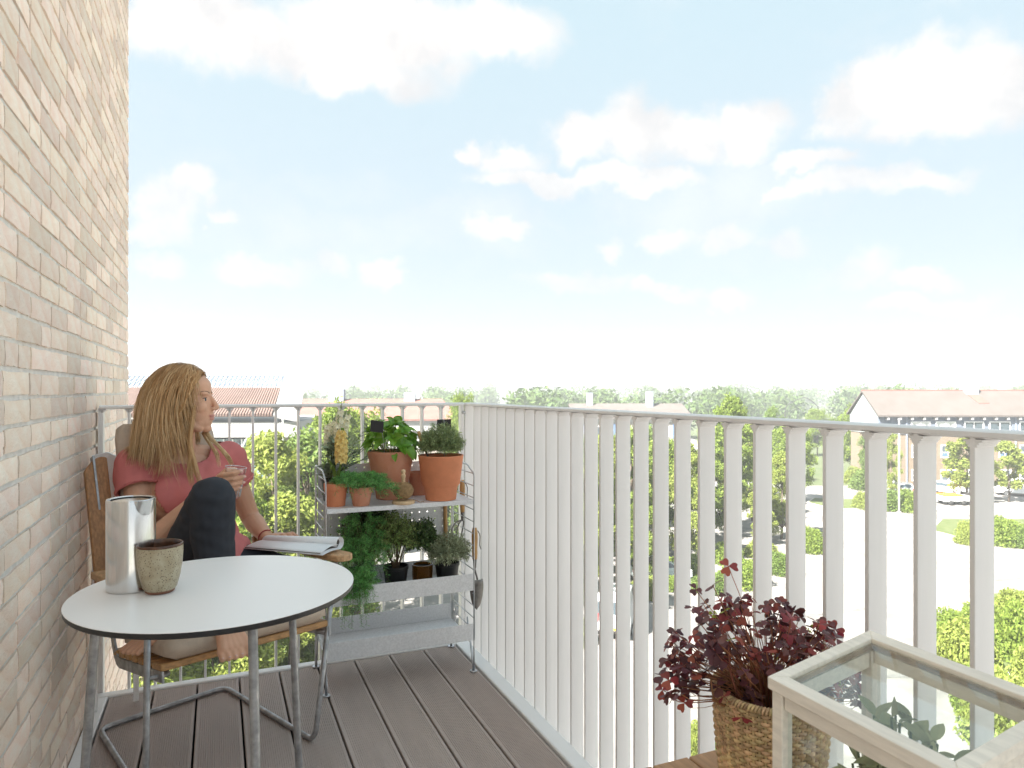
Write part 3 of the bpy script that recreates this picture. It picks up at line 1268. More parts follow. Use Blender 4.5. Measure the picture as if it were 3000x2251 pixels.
while x < Lx - 2.4:
    window(M, x, x + 2.4, 5.5, 7.2, rh, (.33, .66))
    window(M, x, x + 1.8, 1.6, 3.2, rh)
    x += 3.2

# low grey house to the right of the red roof
D4 = 96
M = VM(pxg(1318, D4), D4, R(-6))
gh = empty('grey_house', M.translation, 'low grey-roofed house at the railing corner', 'building')
MB().box((0, 0, 0), (13, 9, 7.2), M).build('wall', m_render, gh)
rf = MB()
for ya, yb in ((-.6, 4.5), (9.6, 4.5)):
    rf.poly([M @ Vector(v) for v in ((-2.4, ya, 7.1), (13.5, ya, 7.1), (13.5, yb, 9.6), (-.4, yb, 9.6))], (0, 0, .2))
rf.build('roof', m_roofgrey, gh)
MB().box((2.2, -.05, 3.6), (3.3, .05, 6.4), M).build('blue_panel', m_blue, gh)
window(M, 4.4, 6.8, 4.2, 6.0, gh)
window(M, 8.4, 10.8, 4.2, 6.0, gh)

# large building on the left: corrugated roof with a glazed lantern, glass front
D5 = 47
M = VM(pxg(250, D5), D5, R(3))
bb = empty('glass_fronted_building', M.translation, 'building with brown corrugated roof, glazed ridge lantern and green glass front', 'building')


def x5(px):
    return (px - 250) / 2020 * D5


def z5(py):
    return HEYE - (py - 1142) / 2020 * D5


LE = x5(720)
MB().box((0, 0, 0), (x5(775), 12, z5(1287)), M).build('wall', m_render, bb)
MB().box((-.2, -.5, z5(1282)), (x5(868), 12, z5(1237)), M).build('fascia', m_wband, bb)
# corrugated main roof
b = MB()
nr = 70
zr, ze = z5(1140), z5(1219)
for i in range(nr):
    xa, xb = x5(240) + (x5(800) - x5(240)) * i / nr, x5(240) + (x5(800) - x5(240)) * (i + .55) / nr
    top_shift = -(x5(800) - x5(755)) if False else 0
    k = i / nr
    xt = xa - k * 1.1
    xtb = xb - k * 1.1
    b.poly([M @ Vector(v) for v in ((xa, -.8, ze), (xb, -.8, ze), (xtb, 5.2, zr), (xt, 5.2, zr))], (0, 0, .16))
b.poly([M @ Vector(v) for v in ((x5(238), -.75, ze - .06), (x5(800), -.75, ze - .06), (x5(800) - 1.1, 5.25, zr - .06), (x5(238), 5.25, zr - .06))], (0, 0, .1))
rb5 = b.build('roof', m_roofbrown, bb)
MB().poly([M @ Vector(v) for v in ((x5(800), -.7, ze - .1), (x5(872), -.7, z5(1237)), (x5(830), 5.3, z5(1132)), (x5(800) - 1.1, 5.3, z5(1132)))], (0, 0, .15)).build('side_roof', m_roofgrey, bb)
# lantern: slim posts and diagonal braces in front of pale panes
lan = MB().poly([M @ Vector(v) for v in ((x5(225), 5.3, z5(1136)), (x5(748), 5.3, z5(1136)), (x5(742), 7.0, z5(1096)), (x5(225), 7.0, z5(1096)))], (0, .1, .02)).build('lantern', m_glasslight, bb)
b = MB()
n5 = 34
for i in range(n5 + 1):
    u0 = x5(225) + (x5(746) - x5(225)) * i / n5
    u1 = x5(225) + (x5(746) - x5(225)) * (i + .5) / n5
    b.tube([M @ Vector((u0, 5.25, z5(1136))), M @ Vector((min(u1, x5(744)), 6.95, z5(1095)))], .03, 4)
    if i < n5:
        u2 = x5(225) + (x5(746) - x5(225)) * (i + 1) / n5
        b.tube([M @ Vector((u2, 5.25, z5(1136))), M @ Vector((u1, 6.95, z5(1095)))], .03, 4)
b.tube([M @ Vector((x5(225), 6.95, z5(1095))), M @ Vector((x5(744), 6.95, z5(1095)))], .05, 4)
b.tube([M @ Vector((x5(225), 5.25, z5(1137))), M @ Vector((x5(749), 5.25, z5(1137)))], .08, 4)
b.build('lantern_frame', m_bluecap, lan)
MB().tube([M @ Vector((x5(746), 6, z5(1120))), M @ Vector((x5(746), 6, z5(1066)))], [.05, .02], 5).build('mast', m_bluecap, bb)
# glass front with white mullions
gf = MB().box((x5(330), -.12, z5(1500)), (x5(765), .05, z5(1288)), M).build('glass_front', m_green_gl, bb)
px = 336
i = 0
while px < 770:
    MB().box((x5(px), -.2, z5(1500)), (x5(px) + .09, -.121, z5(1288)), M).build('mullion', m_wfw, gf)
    px += 26
    i += 1
for py in (1345, 1352, 1420):
    MB().box((x5(330), -.24, z5(py + 5)), (x5(765), -.201, z5(py)), M).build('transom', m_wfw, gf)
MB().box((x5(778), -.15, z5(1348)), (x5(796), .05, z5(1288)), M).build('blue_panel', m_blue, bb)
MB().box((x5(656), -.26, z5(1345)), (x5(668), -.202, z5(1290)), M).build('dark_pane', m_pane, gf)
MB().box((x5(688), -.26, z5(1345)), (x5(697), -.202, z5(1290)), M).build('dark_pane', m_pane, gf)
MB().tube([M @ Vector((x5(690), -.4, z5(1350))), M @ Vector((x5(742), -.4, z5(1235)))], .05, 6).build('brace', m_wfw, bb)
MB().tube([WP(829, 40), WP(829, 40, 1.16 - (1215 - 1142) / 2020 * 40)], [.07, .05], 8).build('x', m_pole)
o = bpy.data.objects['x']
o.name = 'lamp_post'
tag(o, 'thin white post in front of the glass-fronted building', 'post')

# ---- flag poles
for px, base, top, lab in ((2634, 1503, 1232, 'white flagpole standing in the shrub bed'), (2690, 1455, 1262, 'white flagpole behind the shrub bed by the car park')):
    d = 2020 * HEYE / (base - 1142)
    fp = empty('flagpole', WP(px, d), lab, 'flagpole', 'white flagpoles by the car park')
    zt = 1.16 - (top - 1142) / 2020 * d
    MB().tube([WP(px, d), WP(px, d, zt)], [.11, .055], 10).build('pole', m_pole, fp, smooth=True)
    MB().ell(WP(px, d, zt + .08), (.11, .11, .11), nu=10, nv=6).build('finial', m_pole, fp, smooth=True)
    MB().lathe([(.22, 0), (.22, .1), (.12, .16)], 12, WP(px, d)).build('base', m_conc, fp)

# thin cable arch standing before the far wood
pa = [WP(2300, 190, 1.16 - (1190 - 1142) / 2020 * 190), WP(2335, 190, 1.16 - (1172 - 1142) / 2020 * 190), WP(2355, 190, 1.16 - (1163 - 1142) / 2020 * 190), WP(2375, 190, 1.16 - (1172 - 1142) / 2020 * 190), WP(2400, 190, 1.16 - (1195 - 1142) / 2020 * 190)]
pa = [Vector((pa[0].x, pa[0].y, GZ))] + pa + [Vector((pa[-1].x, pa[-1].y, GZ))]
tag(MB().tube(arc(pa, 3, 6), .12, 6).build('arched_pole', m_dark), 'thin dark arched pole standing before the far wood', 'pole')

# ---- vehicles
m_carw = mat('white_car_paint', (0.78, 0.79, 0.80), 0.25, coat=.6)
m_card = mat('dark_car_paint', (0.03, 0.035, 0.04), 0.25, coat=.6)
m_carr = mat('red_car_paint', (0.5, 0.03, 0.03), 0.25, coat=.6)
m_cars = mat('silver_blue_car_paint', (0.55, 0.62, 0.66), 0.25, coat=.6)
m_tyre = mat('tyre', (0.025, 0.025, 0.025), .9)
m_rim = mat('wheel_rim', (0.5, 0.5, 0.5), .3, metal=1)
m_lamp = mat('tail_lamp', (0.5, 0.02, 0.02), .2)
m_hlamp = mat('head_lamp', (0.75, 0.77, 0.78), .1)
m_plate = mat('yellow_plate', (0.75, 0.5, 0.03), .5)
m_plw = mat('white_plate', (0.75, 0.75, 0.75), .5)


def car(px, py_base, heading, paint, label, van=False, name='parked_car', plate=None):
    """side profile swept across the width with a tucked-in glasshouse; heading: 0 = nose away from the viewer"""
    d = 2020 * HEYE / (py_base - 1142)
    p = WP(px, d, GZ + 0.025)
    c, s_ = math.cos(heading), math.sin(heading)
    fx = W(s_, c)
    rx_ = W(c, -s_)
    M_ = frame(p, fx, -rx_)      # x forward, y left
    if van:
        L_, Wd, prof_ = 4.7, 1.9, [(-2.35, .35), (-2.38, .9), (-2.36, 1.2), (-2.22, 1.95), (-1.9, 2.02), (0.7, 2.02), (1.1, 1.92), (1.75, 1.18), (2.25, .98), (2.38, .7), (2.38, .35)]
        g0, g1 = 1.15, 1.9
    else:
        L_, Wd, prof_ = 4.0, 1.72, [(-1.98, .32), (-2.0, .75), (-1.96, .98), (-1.62, 1.42), (-1.2, 1.49), (0.1, 1.47), (.45, 1.36), (1.1, .98), (1.75, .83), (1.98, .62), (2.0, .32)]
        g0, g1 = .93, 1.4
    root = empty(name, p, label, 'van' if van else 'car', 'vehicles parked below')

    def half(z):
        return Wd / 2 * (1 - .16 * max(0, (z - g0) / (g1 - g0 + .1))) * (1 - .03 * (z < .5))
    b = MB()
    npf = len(prof_)
    ring = []
    for side_ in (-1, -.93, .93, 1):
        for x, z_ in prof_:
            zz = z_ + (0.0 if abs(side_) < 1 else -.035 * (z_ > 1))
            ring.append(M_ @ Vector((x * (1 if abs(side_) < 1 else .985), side_ * half(z_), zz)))
    fs = []
    for k in range(3):
        for i in range(npf - 1):
            fs.append((k * npf + i, k * npf + i + 1, (k + 1) * npf + i + 1, (k + 1) * npf + i))
    fs.append(tuple(range(npf)))
    fs.append(tuple(range(4 * npf - 1, 3 * npf - 1, -1)))
    fs += [(k * npf, (k + 1) * npf, (k + 1) * npf + npf - 1, k * npf + npf - 1) for k in range(3)]
    b.add(ring, fs)
    body = b.build('body', paint, root, smooth=True, angle=28)
    # glass: rear, front, sides
    gl = MB()

    def strip(i, j, inset=.1, lift=.012):
        (xa, za), (xb, zb) = prof_[i], prof_[j]
        n_ = Vector((-(zb - za), 0, xb - xa)).normalized() * lift
        ya, yb = half(za) * .86, half(zb) * .84
        P_ = [Vector((xa + (xb - xa) * inset, -ya, za + (zb - za) * inset)), Vector((xa + (xb - xa) * inset, ya, za + (zb - za) * inset)), Vector((xb - (xb - xa) * inset, yb, zb - (zb - za) * inset)), Vector((xb - (xb - xa) * inset, -yb, zb - (zb - za) * inset))]
        gl2 = MB().poly([M_ @ (v + n_) for v in P_])
        return gl2
    strip(2, 3).build('rear_window', m_pane, root)
    strip(7, 6, .08, -.012).build('windscreen', m_pane, root)
    for sg in (-1, 1):
        P_ = ((-1.5 if not van else .25, g0 + .05), (.95 if not van else 1.45, g0 + .05), (.35 if not van else .95, g1 - .04), (-1.35 if not van else .25, g1 - .02))
        MB().poly([M_ @ Vector((x, sg * (half(z_) * .985 + .018), z_)) for x, z_ in P_]).build('side_window', m_pane, root)
    for x in (-L_ * .31, L_ * .32):
        for sg in (-1, 1):
            w = MB().lathe([(.0, -.1), (.2, -.1), (.31, -.085), (.32, 0), (.31, .085), (.2, .1), (0, .1)], 18, (0, 0, 0), M_ @ Matrix.Translation((x, sg * (Wd / 2 - .09), .3)) @ Matrix.Rotation(R(90), 4, 'X')).build('wheel', m_tyre, root, smooth=True, angle=40)
            MB().lathe([(0, .0), (.19, 0), (.2, .02)], 14, (0, 0, 0), M_ @ Matrix.Translation((x, sg * (Wd / 2 + .012), .3)) @ Matrix.Rotation(R(90) * -sg, 4, 'X')).build('rim', m_rim, w)
            xx = prof_[1][0] if x < 0 else prof_[-2][0]
    for sg in (-1, 1):
        z0 = .85 if not van else 1.0
        MB().box((prof_[1][0] - .02, sg * Wd * .39 - .12, z0 - .12), (prof_[1][0] + .25, sg * Wd * .39 + .12, z0 + (.12 if not van else .3)), M_).build('tail_lamp', m_lamp, root, bevel=.03)
        MB().box((prof_[-2][0] - .22, sg * Wd * .37 - .16, .6), (prof_[-2][0] + .012, sg * Wd * .37 + .16, .76), M_).build('headlight', m_hlamp, root, bevel=.03)
    MB().box((prof_[0][0] - .035, -.26, .5), (prof_[0][0] + .02, .26, .62), M_).build('number_plate', plate or m_plw, root)
    MB().box((prof_[0][0] - .05, -Wd / 2 + .06, .3), (prof_[0][0] + .2, Wd / 2 - .06, .46), M_).build('bumper', m_dark, root, bevel=.03)
    return root


car(2637, 1449, 0.15, m_carw, 'white hatchback with red tail lamps parked behind the flagpole')
car(2778, 1448, 2.75, m_carw, 'white car with its windscreen towards the balcony in front of the long building')
car(2985, 1452, -1.2, m_carw, 'white van parked at the right end of the car park', van=True, name='parked_van')
car(2608, 1442, 0.2, m_cars, 'pale silver car half hidden left of the white hatchback')
car(2835, 1444, 2.4, m_card, 'dark car under the young tree')
car(1805, 1832, 0.25, m_carw, 'white van with yellow plate seen between the side bars', van=True, name='parked_van', plate=m_plate)
car(1712, 1592, 0.9, m_carr, 'red car glimpsed through a narrow gap of the railing')
car(1930, 1700, 1.4, m_cars, 'silver car behind the red-leaved plant')

# trailer with orange edge on the paved yard
d = 2020 * HEYE / (1478 - 1142)
M = frame(WP(2790, d, GZ + .02), W(1, 0), W(0, 1))
tr = empty('low_trailer', M.translation, 'low white trailer with an orange edge on the paved yard', 'trailer')
MB().box((-1.5, -.9, .45), (1.5, .9, 1.0), M).build('bed', m_carw, tr, bevel=.03)
MB().box((-1.5, -.92, 1.0), (.6, .9, 1.12), M).build('orange_edge', mat('orange_paint', (.75, .25, .03), .5), tr)
MB().box((1.46, -.95, .3), (1.56, .95, 1.3), M).build('tail_board', m_dark, tr)
for x in (-.7, .7):
    for sg in (-1, 1):
        MB().lathe([(0, -.09), (.26, -.09), (.28, 0), (.26, .09), (0, .09)], 14, (0, 0, 0), M @ Matrix.Translation((x, sg * .92, .28)) @ Matrix.Rotation(R(90), 4, 'X')).build('wheel', m_tyre, tr, smooth=True)

# ---- air: pale haze between here and the far wood
m_h = bpy.data.materials.new('haze_air')
m_h.use_nodes = True
nt = m_h.node_tree
nt.nodes.clear()
ho = nt.nodes.new('ShaderNodeOutputMaterial')
hv = nt.nodes.new('ShaderNodeVolumePrincipled')
hv.inputs['Color'].default_value = (0.93, 0.96, 1.0, 1)
hv.inputs['Density'].default_value = HAZE
hv.inputs['Anisotropy'].default_value = 0.2
nt.links.new(hv.outputs[0], ho.inputs['Volume'])
hb_ = MB().box((-1700, -400, GZ - 1), (1700, 1700, 12)).build('haze', m_h)
tag(hb_, 'thin pale haze filling the air over the town', 'haze', kind='stuff')

# ================================================================== furniture and small things on the balcony
m_galv = mat('galvanised_tube', (0.40, 0.40, 0.41), 0.48, metal=0.75, var=0.3, vscale=35, detail=6, bump=.08, bscale=90, rvar=.1)
m_zinc = mat('galvanised_sheet', (0.76, 0.765, 0.785), 0.5, metal=0.35, var=0.10, vscale=140, detail=3, bump=.1, bscale=260)
m_wire = mat('galvanised_wire', (0.55, 0.56, 0.58), 0.33, metal=0.9, var=.15, vscale=40)
m_oak = mat('oiled_oak', (0.40, 0.19, 0.075), 0.5, var=0.3, vscale=9, stretch=(14, 14, 1.2), bump=.12, bscale=30, bstretch=(10, 10, 1))
m_oakh = mat('oiled_oak_slat', (0.50, 0.27, 0.11), 0.5, var=0.3, vscale=9, stretch=(2, 14, 14), bump=.12, bscale=30, bstretch=(2, 10, 10))
m_arm = mat('pale_oak_arm', (0.55, 0.33, 0.17), 0.5, var=0.25, vscale=10, stretch=(10, 2, 10))
m_lin = mat('beige_canvas', (0.56, 0.44, 0.345), 0.9, var=.08, vscale=40, bump=.35, bscale=500)
m_top = mat('white_laminate', (0.93, 0.90, 0.88), 0.32, var=.015, vscale=3)
m_edge = mat('black_laminate_edge', (0.018, 0.017, 0.018), 0.42)
m_stain = mat('brushed_steel', (0.70, 0.69, 0.68), 0.16, metal=1.0, var=.05, vscale=30, stretch=(12, 12, .4), bump=.02, bscale=400, bstretch=(3, 3, .1))
m_stone = mat('speckled_stoneware', (0.34, 0.27, 0.17), 0.4, var=.35, vscale=45, col2=(0.46, 0.40, 0.28), speck=(240, .30, (.06, .035, .02)), detail=6, bump=.1, bscale=120)
m_glaze = mat('brown_glaze', (0.10, 0.04, 0.02), 0.25, var=.4, vscale=50)
m_foot = mat('unglazed_foot', (0.22, 0.10, 0.06), 0.7, var=.2, vscale=40)
m_terra = mat('terracotta', (0.70, 0.26, 0.13), 0.82, var=.10, vscale=12, bump=.12, bscale=200)
m_terra2 = mat('weathered_terracotta', (0.62, 0.26, 0.155), 0.88, var=.22, vscale=18, bump=.2, bscale=160, col2=(.62, .30, .20))
m_soil = mat('soil', (0.03, 0.02, 0.014), .95, var=.4, vscale=60, bump=1, bscale=120)
m_blackp = mat('black_plastic', (0.012, 0.012, 0.013), .45)
m_slate = mat('blackboard', (0.025, 0.02, 0.02), .8)
m_chalk = mat('chalk', (.75, .74, .70), .9)
m_paper = mat('magazine_paper', (0.80, 0.80, 0.815), .45)
m_print = mat('magazine_print', (0.10, 0.085, 0.08), .5)
m_ash = mat('pale_ash', (0.70, 0.50, 0.30), .55, var=.18, vscale=20, stretch=(3, 3, .6))
m_twine = mat('jute_twine', (0.40, 0.26, 0.13), .95, var=.25, vscale=90, bump=.4, bscale=500)
m_handle = mat('tool_handle_wood', (0.56, 0.31, 0.12), .5, var=.25, vscale=20, stretch=(6, 6, .8))
m_iron = mat('tool_steel', (0.20, 0.19, 0.18), .4, metal=.8, var=.3, vscale=50)
m_leather = mat('leather_cord', (.06, .025, .012), .8)
m_bench = mat('bench_teak', (0.50, 0.285, 0.145), .55, var=.2, vscale=7, stretch=(14, 1.2, 14), bump=.1, bscale=40, bstretch=(10, 1, 10))
m_frame = mat('whitewashed_wood', (0.93, 0.845, 0.735), .6, var=.10, vscale=12, stretch=(10, 1.2, 10), bump=.1, bscale=60, bstretch=(10, 1, 10))
m_rabbet = mat('raw_wood_rabbet', (0.45, 0.33, 0.23), .7, var=.3, vscale=30)
m_reed = mat('woven_reed', (0.70, 0.49, 0.27), .75, island=.32, var=.25, vscale=60)
m_amber = mat('amber_glass', (.25, .10, .015), .1, trans=.6)
g_pane = glass_mat('pane_glass')
g_cup = glass_mat('tumbler_glass', (.96, .97, .98))

# ---- round table
TC = Vector((0.0, 1.672, 0))
tb = empty('round_table', TC, 'round white-topped table with black edge and three galvanised tube legs', 'table')
prof_ = [(0, .7055), (.284, .7055), (.2905, .7068), (.2932, .7095), (.2935, .7185)]
b = MB().lathe(prof_, 96, TC)
b.build('rim', m_edge, tb, smooth=True, angle=40)
MB().lathe([(.2935, .7185), (.2937, .7193), (.2928, .7202), (0, .7202)], 96, TC).build('tabletop', m_top, tb, smooth=True, angle=40)
for a0, rt in ((175, .238), (-75, .238), (45, .238)):
    a = R(a0)
    top = TC + Vector((rt * math.cos(a), rt * math.sin(a), .708))
    bot = TC + Vector(((rt + .045) * math.cos(a), (rt + .045) * math.sin(a), .006))
    lg = MB().tube([bot, bot.lerp(top, .5), top], .0092, 14).build('leg', m_galv, tb, smooth=True, angle=50)
    MB().lathe([(.011, 0), (.012, .004), (.011, .014)], 12, (bot.x, bot.y, .0015), caps=True).build('foot_cap', m_blackp, lg)
MB().lathe([(.06, .698), (.06, .7063)], 24, TC, caps=True).build('hub', m_galv, tb)
for a0 in (175, -75, 45):
    a = R(a0)
    MB().tube([TC + Vector((.05 * math.cos(a), .05 * math.sin(a), .7)), TC + Vector((.238 * math.cos(a), .238 * math.sin(a), .7))], .006, 8).build('arm', m_galv, tb)

# ---- lounge chair (local axes: sx to the sitter's left, fx forward)
CM = Vector((0.10, 2.25, 0))
CF = Vector((0.385, -0.923, 0)).normalized()
CSX = Vector((0.923, 0.385, 0)).normalized()


def C(s_, f_, z):
    return CM + CSX * s_ + CF * f_ + Vector((0, 0, z))


ch = empty('lounge_chair', C(0, -.3, 0), 'oak slat lounge chair with galvanised tube frame under the sitting woman', 'chair')
CR = .0088
P1, P2, P3, P4 = Vector((.29, 2.33, CR)), Vector((.024, 2.89, CR)), Vector((-.372, 2.70, CR)), Vector((-.187, 2.165, CR))
armR, armL = C(.295, -.02, .575), C(-.295, -.02, .575)
path = [armL, P4 + Vector((0, 0, .0)), P3, P2, P1, armR]
MB().tube(arc(path, .045, 6), CR, 12).build('tube_frame', m_galv, ch, smooth=True)


def seat_z(f_):
    return .385 + f_ * .16          # slopes down towards the back (f negative)


for f_, sgn in ((0, 1), (0, -1)):
    pass
for sg in (-1, 1):
    sid = [C(sg * .262, .0, seat_z(0) - .028), C(sg * .262, -.40, seat_z(-.4) - .03), C(sg * .262, -.44, seat_z(-.42) + .02), C(sg * .275, -.63, .93) if sg < 0 else C(.265, -.50, .58)]
    sb = MB()
    pts = arc(sid, .05, 5)
    for p, q in zip(pts, pts[1:]):
        d_ = (q - p)
        n_ = d_.cross(CSX).normalized() * .016
        w_ = CSX * .003
        sb.add([p - n_ - w_, p + n_ - w_, p + n_ + w_, p - n_ + w_, q - n_ - w_, q + n_ - w_, q + n_ + w_, q - n_ + w_], [(0, 1, 2, 3), (7, 6, 5, 4), (0, 4, 5, 1), (1, 5, 6, 2), (2, 6, 7, 3), (3, 7, 4, 0)])
    sb.build('side_bar', m_galv, ch)
    up = P1 if sg > 0 else P4
    arm = armR if sg > 0 else armL
    t = (seat_z(0) - .03) / arm.z
    j = up.lerp(arm, t)
    MB().tube([j, C(sg * .255, -.03, seat_z(0) - .035), C(sg * .235, -.045, seat_z(0) - .035)], [.0065, .0075, .0095], 10).build('bracket', m_galv, ch, smooth=True)
# seat slats, side to side
for i in range(7):
    f_ = -.03 - i * .06
    w = .042 if i else .075
    f_ -= .015 if i == 0 else .03
    M_ = frame(C(0, f_, seat_z(f_) - .003), CSX, -(CF + Vector((0, 0, .16))).normalized())
    MB().cbox((0, 0, 0), (.53, w, .02), M_).build('seat_slat', m_oakh, ch, bevel=.004)
# upright back boards with arched tops
for k, s_ in enumerate((-.268, -.135, 0, .135, .268)):
    zt = (.925, .97, .99, .97, .60)[k]
    hw = .036
    bt = Vector((0, 0, 0))
    p0 = C(s_, -.425, .40)
    p1 = C(s_, -.425 - .195 * (zt - .40) / .525, zt)
    up = (p1 - p0)
    L_ = up.length
    M_ = frame(p0, CSX, up)
    out_ = [(-hw, 0), (hw, 0)]
    tilt = .022 * (1 if s_ < 0 else -1 if s_ > 0 else 0)
    for q in range(9):
        u = q / 8
        x = hw - 2 * hw * u
        out_.append((x, L_ - .02 + .02 * (1 - (2 * u - 1) ** 2) + tilt * (x / hw)))
    MB().poly([M_ @ Vector((x, y, 0)) for x, y in out_], M_.to_3x3() @ Vector((0, 0, -.02))).build('back_slat', m_oak, ch, bevel=.003)
# arms
for sg in (-1, 1):
    out_ = [(-.036, .02), (-.03, .05), (-.012, .064), (.012, .064), (.03, .05), (.036, .02), (.034, -.40), (-.034, -.40)]
    pts = [C(sg * .30 + x * 1.0, -.02 + y, .588 + (y - .05) * .05) for x, y in out_]
    MB().poly(pts, (0, 0, .022)).build('armrest', m_arm, ch, bevel=.004)
# cushions: one long pad, seat part and high back part, drawn as rounded slabs
def pad(name, corners, th, label=None, puff=.55, n=14, m_=None):
    """corners: 4 points (front-left, front-right, back-right, back-left) of the mid surface"""
    a, b_, c_, d_ = [Vector(v) for v in corners]
    nrm = (b_ - a).cross(d_ - a).normalized()
    bb_ = MB()
    top, bot = {}, {}
    vs_ = []
    for i in range(n + 1):
        for j in range(n + 1):
            u, v = i / n, j / n
            p = a.lerp(b_, u).lerp(d_.lerp(c_, u), v)
            e = min(u, 1 - u) * (b_ - a).length
            g_ = min(v, 1 - v) * (d_ - a).length
            k1_ = 1 - (max(0, 1 - e / .035)) ** 2
            k2_ = 1 - (max(0, 1 - g_ / .035)) ** 2
            h = th / 2 * (.42 + .58 * math.sqrt(max(0, k1_ * k2_)))
            h *= 1 + .10 * mnoise.noise(p * 9)
            cu, cv = abs(2 * u - 1), abs(2 * v - 1)
            ctr = (a + b_ + c_ + d_) / 4
            if cu > .86 and cv > .86:
                p = p.lerp(ctr, .035 * ((cu - .86) / .14 + (cv - .86) / .14) / 2)
            top[i, j] = len(vs_)
            vs_.append(p + nrm * h)
            bot[i, j] = len(vs_)
            vs_.append(p - nrm * h)
    fs = []
    for i in range(n):
        for j in range(n):
            fs.append((top[i, j], top[i + 1, j], top[i + 1, j + 1], top[i, j + 1]))
            fs.append((bot[i, j], bot[i, j + 1], bot[i + 1, j + 1], bot[i + 1, j]))
    for i in range(n):
        for (p0_, p1_) in (((i, 0), (i + 1, 0)), ((i + 1, n), (i, n)), ((n, i), (n, i + 1)), ((0, i + 1), (0, i))):
            fs.append((bot[p0_], bot[p1_], top[p1_], top[p0_]))
    bb_.add(vs_, fs)
    o_ = bb_.mesh(name, m_ or m_lin, True, 70)
    return o_


cu = empty('chair_cushion', C(0, -.2, .40), 'beige canvas lounge cushion on the oak chair', 'cushion')
zc = .405
link('seat_pad', pad('seat_pad', (C(-.255, .005, seat_z(0) + .04), C(.255, .005, seat_z(0) + .04), C(.245, -.42, seat_z(-.42) + .042), C(-.245, -.42, seat_z(-.42) + .042)), .066), cu)
link('back_pad', pad('back_pad', (C(-.215, -.405, .40), C(.135, -.405, .40), C(.125, -.635, 1.035), C(-.205, -.635, 1.035)), .062), cu)
sp = MB()
sp.tube([C(-.207, -.60, 1.022), C(-.19, -.606, 1.066), C(0, -.61, 1.07), C(.19, -.606, 1.066), C(.207, -.60, 1.022)], .0022, 6)
# pale screen board between wall and chair
sb = MB()
sb.poly([(-.418, 2.86, .45), (-.418, 2.86, .925), (-.372, 2.865, .935), (-.29, 2.90, .885), (-.27, 2.905, .45)], (.004, .012, 0))
o = sb.build('wind_screen', m_kerb, bevel=.002)
tag(o, 'pale grey board with slanted top wedged between the brick wall and the chair back', 'board')
MB().box((-.418, 2.86, .0065), (-.40, 2.868, .45)).build('leg', m_kerb, o)
MB().box((-.29, 2.895, .0065), (-.272, 2.903, .45)).build('leg', m_kerb, o)

# ---- vacuum jug on the table
JC = Vector((-.178, 1.735, .7206))
jg = empty('vacuum_jug', JC, 'tall brushed steel vacuum jug on the round table', 'jug')
rj = .0490
MB().lathe([(0, 0), (rj - .002, 0), (rj, .002), (rj, .196), (rj - .001, .199), (rj - .003, .199), (rj - .004, .194)], 64, JC).build('body', m_stain, jg, smooth=True, angle=40)
MB().lathe([(rj - .0035, .1945), (.040, .1915), (.037, .1955), (0, .197)], 48, JC).build('lid', m_stain, jg, smooth=True, angle=30)
MB().lathe([(.0385, .1925), (.0405, .1965), (.0385, .1975)], 48, JC).build('lid_ring', m_blackp, jg, smooth=True)
# pouring lip: a scooped half cone on the front
lip = MB()
cd = (Vector((0, 0, 0)) - Vector((JC.x, JC.y, 0))).normalized()
cd = (Matrix.Rotation(R(38), 3, 'Z') @ cd)
sdv = Vector((-cd.y, cd.x, 0))
vs_ = []
nl = 12
for i in range(nl + 1):
    a = -1 + 2 * i / nl
    w = .026 * a
    top = JC + cd * (math.sqrt(rj ** 2 - w ** 2) + .011 * (1 - a * a)) + sdv * w + Vector((0, 0, .1985))
    dep = .034 * math.sqrt(max(0, 1 - a * a))
    botp = JC + cd * (math.sqrt(rj ** 2 - w ** 2) + .0006) + sdv * w + Vector((0, 0, .1985 - dep))
    vs_ += [top, botp]
lip.add(vs_, [(2 * i, 2 * i + 1, 2 * i + 3, 2 * i + 2) for i in range(nl)])
lip.build('pouring_lip', m_stain, jg, smooth=True)

# ---- stoneware cup
KC = Vector((-.117, 1.68, .7206))
mg = empty('stoneware_cup', KC, 'speckled grey-green stoneware cup with brown rim beside the jug', 'cup')
MB().lathe([(.030, .0065), (.034, .012), (.040, .035), (.0445, .062), (.0462, .088), (.0460, .1005)], 48, KC).build('body', m_stone, mg, smooth=True)
MB().lathe([(.0460, .1005), (.0462, .104), (.0445, .1065), (.0425, .1045), (.0415, .098), (.0405, .07), (.036, .03), (.028, .009), (0, .007)], 48, KC).build('rim_and_inside', m_glaze, mg, smooth=True)
MB().lathe([(0, 0), (.026, 0), (.0295, .003), (.0302, .0068)], 40, KC, caps=False).build('foot', m_foot, mg, smooth=True)
MB().lathe([(0, .072), (.0404, .072)], 32, KC).build('coffee', m_glaze, mg)

